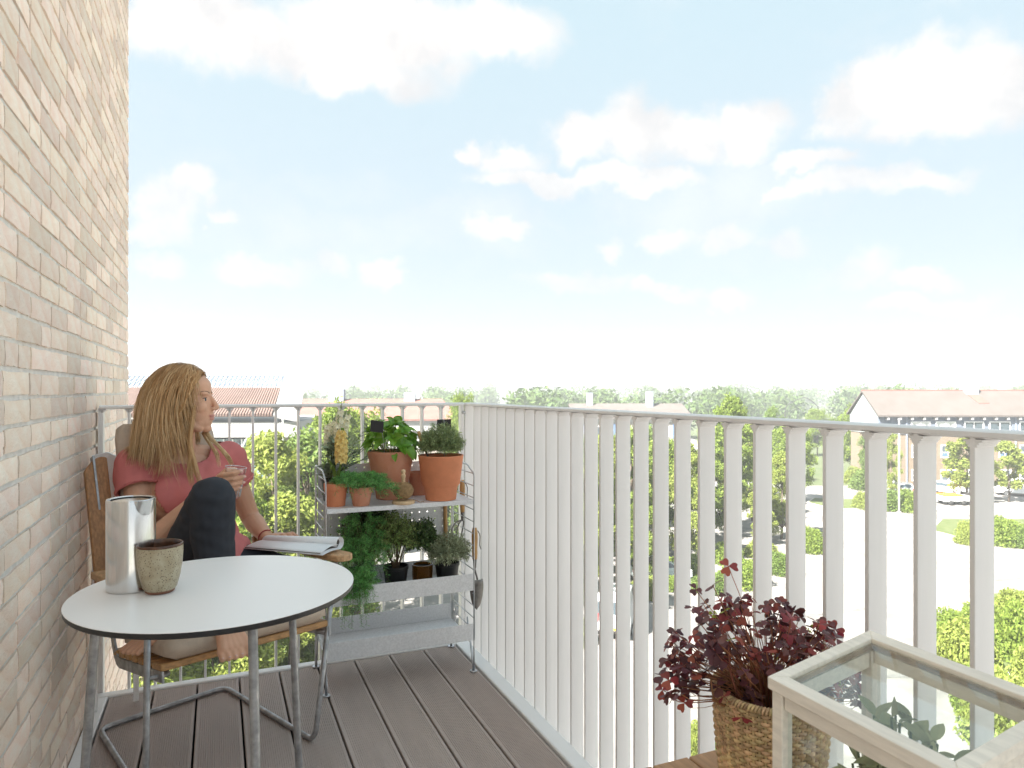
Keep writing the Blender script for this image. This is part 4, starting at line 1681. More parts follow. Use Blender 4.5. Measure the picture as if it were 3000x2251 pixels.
# ---- rolled magazine on the armrest
mgz = empty('rolled_magazine', C(.27, -.1, .61), 'open white magazine curled over the chair arm', 'magazine')
A0 = Vector((.375, 2.395, .612))
A1 = Vector((.150, 2.615, .612))
ax = (A1 - A0).normalized()
sd_ = ax.cross(Vector((0, 0, 1)))
mzM = frame(A0, sd_, ax)
ln = (A1 - A0).length
for lay in range(5):
    b = MB()
    sec_ = []
    rr_ = .021 - lay * .0022
    c0 = Vector((.012, .0225))
    # flat pages, then a curl rolled up and over
    for k in range(8):
        u = k / 7
        sec_.append((-.085 + u * .097, .0015 + lay * .0012 + .004 * math.sin(u * 3.1)))
    for k in range(1, 22):
        a = -math.pi / 2 + k / 21 * (5.2 - .25 * lay)
        sec_.append((c0.x + rr_ * math.cos(a), c0.y + rr_ * math.sin(a)))
    n_ = len(sec_)
    vs_ = [mzM @ Vector((x, 0 + .003 * lay, z_)) for x, z_ in sec_] + [mzM @ Vector((x * 1.15, ln, z_ * .55)) for x, z_ in sec_]
    b.add(vs_, [(i, i + 1, n_ + i + 1, n_ + i) for i in range(n_ - 1)])
    o = b.build('page', m_print if lay == 4 else m_paper, mgz, smooth=True)
    sld = o.modifiers.new('thick', 'SOLIDIFY')
    sld.thickness = .0008
b = MB()
sec_ = [(-.085 + u / 7 * .10, .010 + .012 * math.sin(u / 7 * 2.6)) for u in range(8)]
vs_ = [mzM @ Vector((x, .004, z_)) for x, z_ in sec_] + [mzM @ Vector((x * 1.1, ln, z_ * .6)) for x, z_ in sec_]
b.add(vs_, [(i, i + 1, 8 + i + 1, 8 + i) for i in range(7)])
o = b.build('page', m_paper, mgz, smooth=True)
o.modifiers.new('thick', 'SOLIDIFY').thickness = .0012

# ---- wire shelf
SX0, SX1, SY0, SY1 = .373, .968, 2.672, 2.972
sh = empty('wire_shelf', (.67, 2.82, 0), 'galvanised wire ladder shelf with trays and perforated back panel in the corner', 'shelf')
for X in (SX0, SX1):
    sgn = 1 if X == SX0 else -1
    lad = MB()
    r_w = .0032
    for dx_ in (0,):
        lad.tube(arc([(X, SY0, .13), (X, SY0, .812), (X, SY0 + .085, .845), (X, SY1, .845), (X, SY1, .13)], .02, 4), r_w, 8)
    z_ = .17
    while z_ < .82:
        lad.tube([(X, SY0, z_), (X, SY1 - .012, z_)], .0022, 6)
        z_ += .0495
    lad.tube([(X, SY1 - .022, .13), (X, SY1 - .022, .845)], r_w, 8)
    lo = lad.build('side_ladder', m_wire, sh, smooth=True)
    for Y in (SY0, SY1):
        ft = MB()
        s2 = 1 if Y == SY0 else -1
        ft.tube([(X, Y, .005), (X, Y, .20)], .0032, 8)
        ft.tube(arc([(X, Y + s2 * .004, .005), (X, Y + s2 * .004, .03), (X, Y + s2 * .085, .20)], .02, 4), .0028, 8)
        ft.tube(arc([(X + sgn * .005, Y + s2 * .002, .005), (X + sgn * .005, Y + s2 * .002, .03), (X + sgn * .004, Y + s2 * .075, .20)], .02, 4), .0028, 8)
        fo = ft.build('leg', m_wire, sh, smooth=True)
        MB().lathe([(0, .0062), (.014, .0062), (.0155, .0045), (.0155, .0015), (.014, .0004), (0, .0004)], 20, (X + sgn * .002, Y + s2 * .002, 0)).build('foot_disc', m_wire, fo, smooth=True, angle=40)
# top shelf
T = .0016
x0, x1 = SX0 + .004, SX1 - .004
b = MB()
b.box((x0, SY0 - .002, .7055), (x1, SY1 - .004, .7075))
b.box((x0, SY0 - .004, .6895), (x1, SY0 - .0022, .7075))
b.box((x0, SY1 - .0038, .6895), (x1, SY1 - .002, .7075))
b.build('shelf_board', m_zinc, sh, bevel=.0007)


def tray(zb, zt, holes):
    b = MB()
    b.box((x0, SY0 - .003, zb), (x1, SY1 - .008, zb + T))
    b.box((x0, SY0 - .0045, zb), (x1, SY0 - .0031, zt))
    b.box((x0, SY1 - .0079, zb), (x1, SY1 - .0065, zt))
    t_ = b.build('tray', m_zinc, sh, bevel=.0006)
    if holes:
        for j in range(2):
            hb2 = MB()
            for i in range(18):
                hb2.lathe([(0, 0), (.0022, 0)], 8, (x0 + .03 + i * .031 + .012 * j, SY0 + .09 + j * .085, zb + T + .0003))
            hb2.build('drain_holes', m_dark, t_)
    return t_


tray(.335, .405, False)
tray(.131, .200, True)


def perforated(xa, xb, za, zb, y, pitch, rad, parent, name, m_):
    nx = int((xb - xa) / pitch)
    nz = int((zb - za) / pitch)
    px_, pz_ = (xb - xa) / nx, (zb - za) / nz
    b = MB()
    sq = [(-1, -1), (0, -1), (1, -1), (1, 0), (1, 1), (0, 1), (-1, 1), (-1, 0)]
    for i in range(nx):
        for k in range(nz):
            cx, cz = xa + (i + .5) * px_, za + (k + .5) * pz_
            vs_ = []
            for (u, v) in sq:
                vs_.append((cx + u * px_ / 2, y, cz + v * pz_ / 2))
            for (u, v) in sq:
                l_ = math.hypot(u, v)
                vs_.append((cx + u / l_ * rad, y, cz + v / l_ * rad))
            b.add(vs_, [(q, (q + 1) % 8, 8 + (q + 1) % 8, 8 + q) for q in range(8)])
    o_ = b.build(name, m_, parent)
    s_ = o_.modifiers.new('thick', 'SOLIDIFY')
    s_.thickness = .0014
    return o_


perforated(SX0 + .008, SX1 - .03, .50, .845, SY1 - .014, .0335, .0040, sh, 'perforated_panel', m_zinc)

# ---- hand tools hung on the right ladder
def hand_tool(name, label, top, bot_handle, tipkind, rad=.011):
    t_ = empty(name, bot_handle, label, 'garden tool', 'garden tools hanging on the shelf')
    top, bh = Vector(top), Vector(bot_handle)
    pts = [top.lerp(bh, k / 6) for k in range(7)]
    hd = MB().tube(pts, [rad * .7, rad * 1.05, rad * 1.1, rad, rad * .92, rad * .95, rad * .8], 12).build('handle', m_handle, t_, smooth=True)
    lp = [top + Vector((.012, -.004, -.012)), top + Vector((.022, -.006, -.03)), top + Vector((.020, -.006, -.075)), top + Vector((.026, -.008, -.09))]
    MB().tube(arc(lp, .01, 3), .0016, 6).build('cord', m_leather, hd)
    fer = MB().tube([bh, bh + Vector((.0, 0, -.035))], [.0085, .006], 10).build('ferrule', m_iron, t_, smooth=True)
    nb = bh + Vector((0, 0, -.035))
    if tipkind == 'trowel':
        b = MB()
        b.tube(bez(nb, nb + Vector((0, 0, -.02)), nb + Vector((.008, -.004, -.03)), nb + Vector((.010, -.004, -.05)), 6), .004, 8)
        n_ = 9
        vs_ = []
        for k in range(n_):
            u = k / (n_ - 1)
            w = .030 * (1 - u ** 2.6) ** .6 * (.86 + .14 * math.sin(min(1, u * 4) * 1.57))
            zc_ = nb.z - .048 - .125 * u
            for q in range(7):
                v = q / 3 - 1
                vs_.append((nb.x + .006 + w * v, nb.y - .004 - .012 * (1 - v * v) * (1 - u * .6), zc_))
        b.add(vs_, [(k * 7 + q, k * 7 + q + 1, (k + 1) * 7 + q + 1, (k + 1) * 7 + q) for k in range(n_ - 1) for q in range(6)])
        o_ = b.build('blade', m_iron, t_, smooth=True)
        o_.modifiers.new('thick', 'SOLIDIFY').thickness = .0015
    elif tipkind == 'fork':
        for sg in (-1, 0, 1):
            p0 = nb
            MB().tube(bez(p0, p0 + Vector((sg * .030 - .02, -.01, -.004)), p0 + Vector((sg * .026 - .03, -.01, -.03)), p0 + Vector((sg * .022 - .034, -.004, -.10)), 10), [.0035] * 8 + [.003, .002, .0008], 8, squash=(1, .6)).build('tine', m_iron, t_, smooth=True)
    return t_


HX_ = SX1 + .009
hand_tool('hand_fork', 'small garden fork with wooden handle hanging inside the right ladder', (HX_ + .004, 2.86, .765), (HX_ + .004, 2.858, .625), 'fork')
hand_tool('hand_trowel', 'garden trowel with wooden handle hanging on the front of the ladder', (HX_ + .0035, 2.70, .585), (HX_ + .0035, 2.698, .455), 'trowel', .012)
rk = empty('hand_broom', (.93, 2.93, .34), 'small hand broom with long wooden handle standing at the back of the shelf', 'brush')
MB().tube([(.935, 2.945, .345), (.93, 2.955, .80)], .009, 10).build('handle', m_handle, rk, smooth=True)
b = MB()
rr = random.Random(2)
for _ in range(160):
    a = rr.uniform(-1, 1)
    b.tube([(.935 + a * .012, 2.945 + rr.uniform(-.012, .012), .45), (.935 + a * .03, 2.945 + rr.uniform(-.02, .02), .338 + rr.uniform(0, .01))], .0008, 3, caps=False)
tag(b.build('bristles', m_twine, rk), kind='stuff')

# ---- bench at the right edge
bn = empty('slatted_bench', (.80, .70, 0), 'low teak slat bench in front of the side railing', 'bench')
for i in range(5):
    xa = 1.0 - .0828 * (i + 1) + .0036
    MB().box((xa, .10, .428), (xa + .0792, 1.095, .45)).build('seat_slat', m_bench, bn, bevel=.003, seg=3)
for Y in (.2, .98):
    MB().box((.602, Y, .37), (.985, Y + .05, .4275)).build('rail', m_bench, bn, bevel=.002)
    for X in (.605, .93):
        MB().box((X, Y + .003, .001), (X + .05, Y + .047, .3695)).build('leg', m_bench, bn, bevel=.002)

# ---- glazed box with a sloping lid
GB = (.673, .863, .452, .712)      # x0,x1,y0,y1 outer
zl, zh, zb = .778, .814, .452
gx = empty('glazed_plant_box', (.768, .58, .452), 'small whitewashed wooden greenhouse box with sloping glass lid on the bench', 'plant box')
X0, X1, Y0, Y1 = GB


def lidz(x):
    return zl + (zh - zl) * (x - X0) / (X1 - X0)


ps = .018
for X, Y in ((X0 + .004, Y0 + .004), (X0 + .004, Y1 - .004 - ps), (X1 - .004 - ps, Y0 + .004), (X1 - .004 - ps, Y1 - .004 - ps)):
    b = MB()
    z0_, z1_ = lidz(X) - .0165, lidz(X + ps) - .0165
    b.add([(X, Y, zb), (X + ps, Y, zb), (X + ps, Y + ps, zb), (X, Y + ps, zb), (X, Y, z0_), (X + ps, Y, z1_), (X + ps, Y + ps, z1_), (X, Y + ps, z0_)], [(0, 3, 2, 1), (4, 5, 6, 7), (0, 1, 5, 4), (1, 2, 6, 5), (2, 3, 7, 6), (3, 0, 4, 7)])
    b.build('corner_post', m_frame, gx, bevel=.0015)
# side rails top and bottom
xa, xb_, ya, yb = X0 + .006, X1 - .006, Y0 + .006, Y1 - .006
for z_ in (zb + .001,):
    MB().box((xa, ya + ps, z_), (xa + .014, yb - ps, z_ + .03)).build('bottom_rail', m_frame, gx, bevel=.001)
    MB().box((xb_ - .014, ya + ps, z_), (xb_, yb - ps, z_ + .03)).build('bottom_rail', m_frame, gx, bevel=.001)
    MB().box((xa + ps, ya, z_), (xb_ - ps, ya + .014, z_ + .03)).build('bottom_rail', m_frame, gx, bevel=.001)
    MB().box((xa + ps, yb - .014, z_), (xb_ - ps, yb, z_ + .03)).build('bottom_rail', m_frame, gx, bevel=.001)
MB().box((xa, ya + ps, zl - .036), (xa + .014, yb - ps, zl - .017)).build('top_rail', m_frame, gx, bevel=.001)
MB().box((xb_ - .014, ya + ps, zh - .036), (xb_, yb - ps, zh - .0185)).build('top_rail', m_frame, gx, bevel=.001)
for Y in (ya, yb - .014):
    b = MB()
    p = []
    for dy in (0, .014):
        for x_, dz in ((xa + ps, -.038), (xb_ - ps, -.038), (xb_ - ps, -.0172), (xa + ps, -.0172)):
            p.append((x_, Y + dy, lidz(x_) + dz))
    b.add(p, [(0, 1, 2, 3), (7, 6, 5, 4), (0, 4, 5, 1), (1, 5, 6, 2), (2, 6, 7, 3), (3, 7, 4, 0)])
    b.build('top_rail', m_frame, gx, bevel=.001)
MB().box((xa + .006, ya + ps, zb + .025), (xa + .008, yb - ps, zl - .03)).build('pane', g_pane, gx)
MB().box((xb_ - .008, ya + ps, zb + .025), (xb_ - .006, yb - ps, zh - .03)).build('pane', g_pane, gx)
for Y in (ya + .006, yb - .008):
    b = MB()
    b.poly([(xa + ps, Y, zb + .025), (xb_ - ps, Y, zb + .025), (xb_ - ps, Y, lidz(xb_ - ps) - .03), (xa + ps, Y, lidz(xa + ps) - .03)], (0, .002, 0))
    b.build('pane', g_pane, gx)
# lid: mitred frame
lid = empty('lid_tmp', (0, 0, 0))
fw_ = .0185
oc = [(X0, Y0), (X1, Y0), (X1, Y1), (X0, Y1)]
ic = [(X0 + fw_, Y0 + fw_), (X1 - fw_, Y0 + fw_), (X1 - fw_, Y1 - fw_), (X0 + fw_, Y1 - fw_)]
for k in range(4):
    l_ = (k + 1) % 4
    q = [oc[k], oc[l_], ic[l_], ic[k]]
    b = MB()
    b.poly([(x_, y_, lidz(x_) - .016) for x_, y_ in q], (0, 0, .016))
    lf = b.build('lid_rail', m_frame, gx, bevel=.0012)
    i0, i1 = ic[k], ic[l_]
    # inner rabbet
    inn = [i0, i1]
    cx_, cy_ = (X0 + X1) / 2, (Y0 + Y1) / 2
    jn = [(x_ + (cx_ - x_) * .035, y_ + (cy_ - y_) * .025) for x_, y_ in inn]
    b = MB()
    b.poly([(i0[0], i0[1], lidz(i0[0]) - .013), (i1[0], i1[1], lidz(i1[0]) - .013), (jn[1][0], jn[1][1], lidz(jn[1][0]) - .013), (jn[0][0], jn[0][1], lidz(jn[0][0]) - .013)], (0, 0, .0065))
    b.build('rabbet', m_rabbet, lf)
bpy.data.objects.remove(lid)
b = MB()
b.poly([(x_, y_, lidz(x_) - .0060) for x_, y_ in ((X0 + fw_ + .001, Y0 + fw_ + .001), (X1 - fw_ - .001, Y0 + fw_ + .001), (X1 - fw_ - .001, Y1 - fw_ - .001), (X0 + fw_ + .001, Y1 - fw_ - .001))], (0, 0, .002))
b.build('lid_pane', g_pane, gx)

# ---- woven basket
BC = Vector((.884, .928, .4505))
bk = empty('woven_basket', BC, 'round woven reed basket on the bench', 'basket')


def brad(z_):
    return .078 + .016 * math.sin(min(1, z_ / .2) * 1.75)


BH = .186
ns = 60
nc = 31
b = MB()
for c_ in range(nc):
    z_ = .006 + c_ * BH / nc
    pts = []
    n_ = ns * 4
    for k in range(n_):
        a = 2 * math.pi * k / n_
        ph = math.cos(a * ns / 2 + (math.pi if c_ % 2 else 0))
        r_ = brad(z_) + .0024 * ph
        pts.append(BC + Vector((r_ * math.cos(a), r_ * math.sin(a), z_ + .0006 * math.sin(a * 7 + c_))))
    # each weaver is cut into visible bumps so that they vary in colour
    for s_ in range(ns // 2):
        seg = [pts[(s_ * 8 + q + (4 if c_ % 2 else 0) - 4) % n_] for q in range(9)]
        rad_ = [.0022, .003, .0030, .0033, .0034, .0033, .0030, .0026, .0020]
        b.tube(seg, rad_, 5, squash=(1.0, .62))
tag(b.build('weave', m_reed, bk, smooth=True, raw=True), kind='stuff')
b = MB()
for s_ in range(ns):
    a = 2 * math.pi * s_ / ns
    b.tube([BC + Vector((brad(z_) * math.cos(a), brad(z_) * math.sin(a), z_)) for z_ in (0.003, .05, .1, .15, BH)], .0022, 5)
tag(b.build('stakes', m_reed, bk, smooth=True, raw=True), kind='stuff')
b = MB()
nw = 110
for s_ in range(nw):
    a = 2 * math.pi * s_ / nw
    seg = []
    for q in range(9):
        t = q / 8 * math.pi * 1.5 - .3
        aa = a + .07 * q / 8
        rr_ = brad(BH) + .0062 * math.cos(t)
        seg.append(BC + Vector((rr_ * math.cos(aa), rr_ * math.sin(aa), BH + .001 + .0065 * math.sin(t))))
    b.tube(seg, [.0014, .002, .0024, .0026, .0026, .0026, .0024, .002, .0014], 5)
tag(b.build('rim', m_reed, bk, smooth=True, raw=True), kind='stuff')
MB().lathe([(0, .002), (.076, .002), (.078, .05), (.087, .12), (.088, .17)], 32, BC).build('liner', m_soil, bk)
MB().lathe([(0, .160), (.088, .157)], 32, BC).build('soil', m_soil, bk)

# ---- pots on the shelf
def pot(name, label, c, prof_, m_, soil_z=None, n=40, group='pots on the shelf', cat='pot'):
    c = Vector(c)
    r_ = empty(name, c, label, cat, group)
    MB().lathe(prof_, n, c).build('body', m_, r_, smooth=True, angle=35)
    if soil_z:
        rr_ = min(p[0] for p in prof_[-3:-1])
        k = max(p[0] for p in prof_ if p[1] <= soil_z + .002)
        MB().lathe([(0, soil_z + .004), (k - .004, soil_z)], 24, c).build('soil', m_soil, r_, smooth=True)
    return r_


ZS = .7077


def wallprof(pts, t=.005):
    inner = [(max(.001, r_ - t), z_) for r_, z_ in reversed(pts[1:])]
    return [(0, 0)] + pts + inner + [(0, .012)]


POT_D = Vector((.845, 2.735, ZS))
POT_C = Vector((.662, 2.845, ZS))
POT_A = Vector((.421, 2.745, ZS))
POT_B = Vector((.514, 2.715, ZS))
POT_E = Vector((.795, 2.895, ZS))
pD = [(.060, 0), (.063, .002), (.069, .052), (.073, .058), (.079, .066), (.0925, .176), (.0945, .180), (.0935, .183)]
pot('terracotta_pot', 'large terracotta pot with a stepped foot holding rosemary', POT_D, wallprof(pD, .006), m_terra, .165, group=None, cat='pot')
pC = [(.058, 0), (.061, .002), (.066, .050), (.0665, .053), (.071, .056), (.096, .190), (.098, .195), (.097, .198)]
pot('terracotta_pot', 'large dull terracotta pot holding basil', POT_C, wallprof(pC, .006), m_terra2, .18, group=None)
pA = [(.035, 0), (.0365, .002), (.0425, .062), (.0445, .064), (.0455, .086), (.0445, .088)]
pot('terracotta_pot', 'small terracotta pot with the yellow flower at the left end of the shelf', POT_A, wallprof(pA, .004), m_terra, .074, group=None)
pB = [(.031, 0), (.0325, .002), (.0405, .048), (.0445, .0495), (.0458, .071), (.0448, .073)]
pot('terracotta_pot', 'small weathered terracotta pot holding the asparagus fern', POT_B, wallprof(pB, .004), m_terra2, .06, group=None)
pE = [(.033, 0), (.0345, .002), (.042, .075), (.0435, .077), (.0445, .096), (.0435, .098)]
pot('terracotta_pot', 'small dark terracotta pot tucked behind the rosemary pot', POT_E, wallprof(pE, .004), m_terra2, .07, group=None)
POT_K = Vector((.425, 2.885, ZS))
pot('plastic_pot', 'black plastic nursery pot behind the flower pot', POT_K, wallprof([(.030, 0), (.031, .002), (.040, .080), (.042, .081), (.042, .088)], .003), m_blackp, .07, group=None)
ZL = .3368
L1, L2, L3, L4, L5 = Vector((.50, 2.80, ZL)), Vector((.672, 2.80, ZL)), Vector((.785, 2.80, ZL)), Vector((.885, 2.775, ZL)), Vector((.56, 2.90, ZL))
bp = wallprof([(.038, 0), (.039, .002), (.050, .086), (.0525, .087), (.0525, .10)], .003)
pot('plastic_pot', 'black plastic pot of the trailing fern on the lower tray', L1, bp, m_blackp, .085, group=None)
pot('plastic_pot', 'black plastic pot of the small-leaved thyme bush on the lower tray', L2, bp, m_blackp, .085, group=None)
pot('glass_jar', 'dark amber jar between the two black pots on the lower tray', L3, wallprof([(.036, 0), (.04, .003), (.043, .05), (.043, .095)], .003), m_amber, .085, group=None, cat='jar')
pot('plastic_pot', 'black plastic pot of the small rosemary on the lower tray', L4, bp, m_blackp, .085, group=None)
pot('plastic_pot', 'black plastic pot at the back of the lower tray under the dark bush', L5 + Vector((0, .005, 0)), wallprof([(.032, 0), (.033, .002), (.043, .09), (.045, .1)], .003), m_blackp, .085, group=None)

# ---- twine ball on a wooden stand
TW = Vector((.677, 2.692, ZS))
tw = empty('twine_stand', TW, 'ball of jute twine on a pale wooden stand', 'twine')
MB().lathe([(0, 0), (.043, 0), (.045, .003), (.045, .009), (.042, .0125), (.012, .014)], 32, TW).build('base', m_ash, tw, smooth=True, angle=40)
MB().lathe([(.0075, .013), (.0075, .100), (.009, .104), (.0095, .110), (.0075, .1165), (.006, .118), (.0085, .122), (.0095, .128), (.007, .134), (0, .1355)], 20, TW).build('peg', m_ash, tw, smooth=True)
bc = TW + Vector((0, 0, .0515))
MB().ell(bc, (.037, .037, .034), nu=24, nv=16).build('core', m_twine, tw, smooth=True)
b = MB()
rr = random.Random(4)
for k in range(46):
    ax_ = Vector((math.cos(k * 2.4) * .55, math.sin(k * 2.4) * .55, 1.0 if k % 2 else .75)).normalized()
    if k % 5 == 0:
        ax_ = Vector((rr.gauss(0, .15), rr.gauss(0, .15), 1)).normalized()
    t1 = ax_.orthogonal().normalized()
    t2 = ax_.cross(t1)
    off_ = rr.uniform(-.5, .5)
    pts = []
    for q in range(28):
        a = 2 * math.pi * q / 28
        v = (t1 * math.cos(a) + t2 * math.sin(a)) * math.sqrt(1 - off_ ** 2) + ax_ * off_
        pts.append(bc + Vector((v.x * .0385, v.y * .0385, v.z * .0355)))
    b.tube(pts, .0013, 5, closed=True)
tag(b.build('windings', m_twine, tw, smooth=True, raw=True), kind='stuff')
MB().tube([TW + Vector((.036, -.01, .014)), TW + Vector((.05, -.015, .010)), TW + Vector((.065, -.004, .0015)), TW + Vector((.085, .002, .0015))], .0012, 5).build('loose_end', m_twine, tw)

# ---- trowel in the rosemary pot
tv = empty('pot_trowel', POT_D + Vector((-.07, .02, .16)), 'trowel with a pale wooden handle stuck in the rosemary pot', 'garden tool')
p0, p1 = Vector((.768, 2.80, .985)), Vector((.792, 2.775, .905))
MB().tube([p0.lerp(p1, k / 6) for k in range(7)], [.006, .0085, .0092, .0085, .0088, .009, .007], 12).build('handle', m_handle, tv, smooth=True)
MB().tube([p1, p1 + (p1 - p0).normalized() * .05], [.005, .004], 8).build('neck', m_iron, tv, smooth=True)

# ---- plant signs
def sign(name, label, quad, stick, text):
    a, b_, c_, d_ = [Vector(v) for v in quad]          # top-left, top-right, bottom-right, bottom-left
    n_ = (b_ - a).cross(d_ - a).normalized()
    s_ = empty(name, stick[-1], label, 'plant sign')
    MB().poly([a, b_, c_, d_], n_ * -.003).build('board', m_slate, s_, bevel=.0005)
    MB().tube(stick, .0011, 6).build('wire_stick', m_wire, s_, smooth=True)
    if text:
        X_ = (b_ - a)
        Y_ = (a - d_)
        st = MB()
        for stroke in text:
            st.tube([d_ + X_ * u + Y_ * v + n_ * .0006 for u, v in stroke], .0008, 4)
        st.build('lettering', m_chalk, s_)
    return s_


# handwritten strokes for the word Basilikum, in board units
BAS = [
    [(.10, .25), (.12, .85)], [(.08, .82), (.17, .85), (.20, .72), (.13, .62)], [(.13, .60), (.22, .52), (.20, .34), (.09, .28)],
    [(.31, .46), (.26, .50), (.24, .38), (.27, .30), (.31, .36), (.32, .48), (.33, .29)],
    [(.41, .50), (.37, .46), (.40, .38), (.41, .30), (.36, .28)],
    [(.455, .47), (.45, .28)], [(.458, .60), (.46, .61)],
    [(.51, .30), (.50, .60), (.52, .80), (.545, .72), (.51, .48)],
    [(.57, .46), (.565, .27)], [(.572, .58), (.575, .59)],
    [(.62, .27), (.625, .76)], [(.67, .48), (.63, .38), (.68, .26)],
    [(.71, .45), (.71, .31), (.74, .27), (.77, .34), (.775, .45), (.78, .26)],
    [(.82, .26), (.825, .44), (.85, .43), (.86, .27), (.87, .42), (.90, .42), (.91, .25)],
]
nx_ = Vector((.95, .1, 0))
q0 = Vector((.556, 2.735, 1.040))
qd = [q0, q0 + Vector((.0535, .014, -.0085)), q0 + Vector((.051, .0135, -.0535)), q0 + Vector((-.0035, -.001, -.046))]
hk = [q0 + Vector((.020, .004, -.008)), q0 + Vector((.021, .003, .008)), q0 + Vector((.029, .006, .012)), q0 + Vector((.037, .009, .008)), q0 + Vector((.043, .013, -.02)), q0 + Vector((.056, .022, -.09)), q0 + Vector((.068, .05, -.17))]
sign('plant_sign', 'small blackboard plant sign with chalk handwriting in the basil pot', qd, arc(hk, .012, 4), BAS)
q0 = Vector((.845, 2.79, 1.034))
qd = [q0, q0 + Vector((.070, .030, .0)), q0 + Vector((.070, .030, -.046)), q0 + Vector((0, 0, -.046))]
sign('plant_sign', 'blank blackboard plant sign standing in the rosemary', qd, [q0 + Vector((.034, .011, .016)), q0 + Vector((.034, .009, -.02)), q0 + Vector((.034, .006, -.16))], None)

# ================================================================== plants
m_basil = mat('basil_leaf', (0.16, 0.34, 0.035), 0.34, var=.22, vscale=25, leaf=.25, objrand=.22, spec=.6)
m_basil_stem = mat('basil_stem', (0.16, 0.24, 0.06), .5)
m_rosem = mat('rosemary_needle', (0.25, 0.315, 0.14), 0.5, island=.4, leaf=.15)
m_rosem2 = mat('rosemary_pale', (0.34, 0.38, 0.24), 0.5, island=.4, leaf=.15)
m_fern = mat('fern_needle', (0.17, 0.42, 0.12), 0.4, island=.4, leaf=.25)
m_thyme = mat('thyme_leaf', (0.25, 0.34, 0.11), 0.5, island=.45, leaf=.2)
m_box = mat('dark_box_leaf', (0.085, 0.14, 0.045), 0.45, island=.4, leaf=.15)
m_stem = mat('plant_stem', (0.11, 0.13, 0.04), .6, var=.3, vscale=20)
m_twig = mat('plant_twig', (0.11, 0.07, 0.035), .8, var=.3, vscale=20)
m_stock = mat('stock_leaf', (0.30, 0.37, 0.26), 0.5, objrand=.3, leaf=.15)
m_strap = mat('strap_leaf', (0.12, 0.20, 0.035), .4, leaf=.2)
m_yel = mat('yellow_petal', (0.80, 0.64, 0.24), .6, objrand=.12, leaf=.25, var=.1, vscale=40)
m_wht = mat('cream_petal', (0.82, 0.78, 0.60), .6, objrand=.12, leaf=.25)
m_ox = mat('oxalis_leaf', (0.15, 0.048, 0.05), 0.45, objrand=.4, leaf=.10, spec=.4, var=.3, vscale=30)
m_oxr = mat('oxalis_red_leaf', (0.31, 0.06, 0.045), 0.45, objrand=.3, leaf=.28)
m_oxs = mat('oxalis_stem', (0.45, 0.18, 0.09), .5, island=.35, var=.4, vscale=15)
m_oxy = mat('oxalis_young_leaf', (.34, .40, .07), .5, leaf=.3)
m_sage = mat('sage_leaf', (0.37, 0.37, 0.19), 0.75, objrand=.25, leaf=.25, var=.15, vscale=40, bump=.3, bscale=300)


def leaf_mesh(name, L_, w, m_, curl=.2, cup=.15, tip=.6, nu=6, nv=4, wave=0.0, base=.12):
    """leaf along +x from its stalk, face up (+z)"""
    b = MB()
    vs_ = []
    for i in range(nu + 1):
        u = i / nu
        ww = w * (math.sin(math.pi * (u ** tip) * .985 + .03) ** .8) if 0 < i < nu else w * .04
        for j in range(nv + 1):
            v = j / nv * 2 - 1
            x = u * L_
            zz = -curl * L_ * u * u + cup * ww * v * v + wave * ww * math.sin(u * 9 + v * 2)
            zz -= .03 * L_ * (1 - abs(v)) * math.sin(math.pi * u)
            vs_.append((x, ww * v, zz))
    n_ = nv + 1
    b.add(vs_, [(i * n_ + j, (i + 1) * n_ + j, (i + 1) * n_ + j + 1, i * n_ + j + 1) for i in range(nu) for j in range(nv)])
    return b.raw(name, m_, True)


def put(name, me, parent, M_):
    o = bpy.data.objects.new(name, me)
    COL.objects.link(o)
    o.parent = parent
    o.matrix_parent_inverse = Matrix.Translation(-Vector(parent.location))
    o.matrix_basis = M_
    return o


def orient(p, dirv, up=(0, 0, 1), roll=0.0, s_=1.0):
    x = Vector(dirv).normalized()
    u = Vector(up)
    if abs(x.dot(u.normalized())) > .97:
        u = Vector((.3, .2, 1)) if abs(x.z) < .97 else Vector((1, 0, 0))
    y = u.cross(x).normalized()
    z = x.cross(y)
    M_ = Matrix((x, y, z)).transposed().to_4x4() @ Matrix.Rotation(roll, 4, 'X') @ Matrix.Scale(s_, 4)
    M_.translation = Vector(p)
    return M_


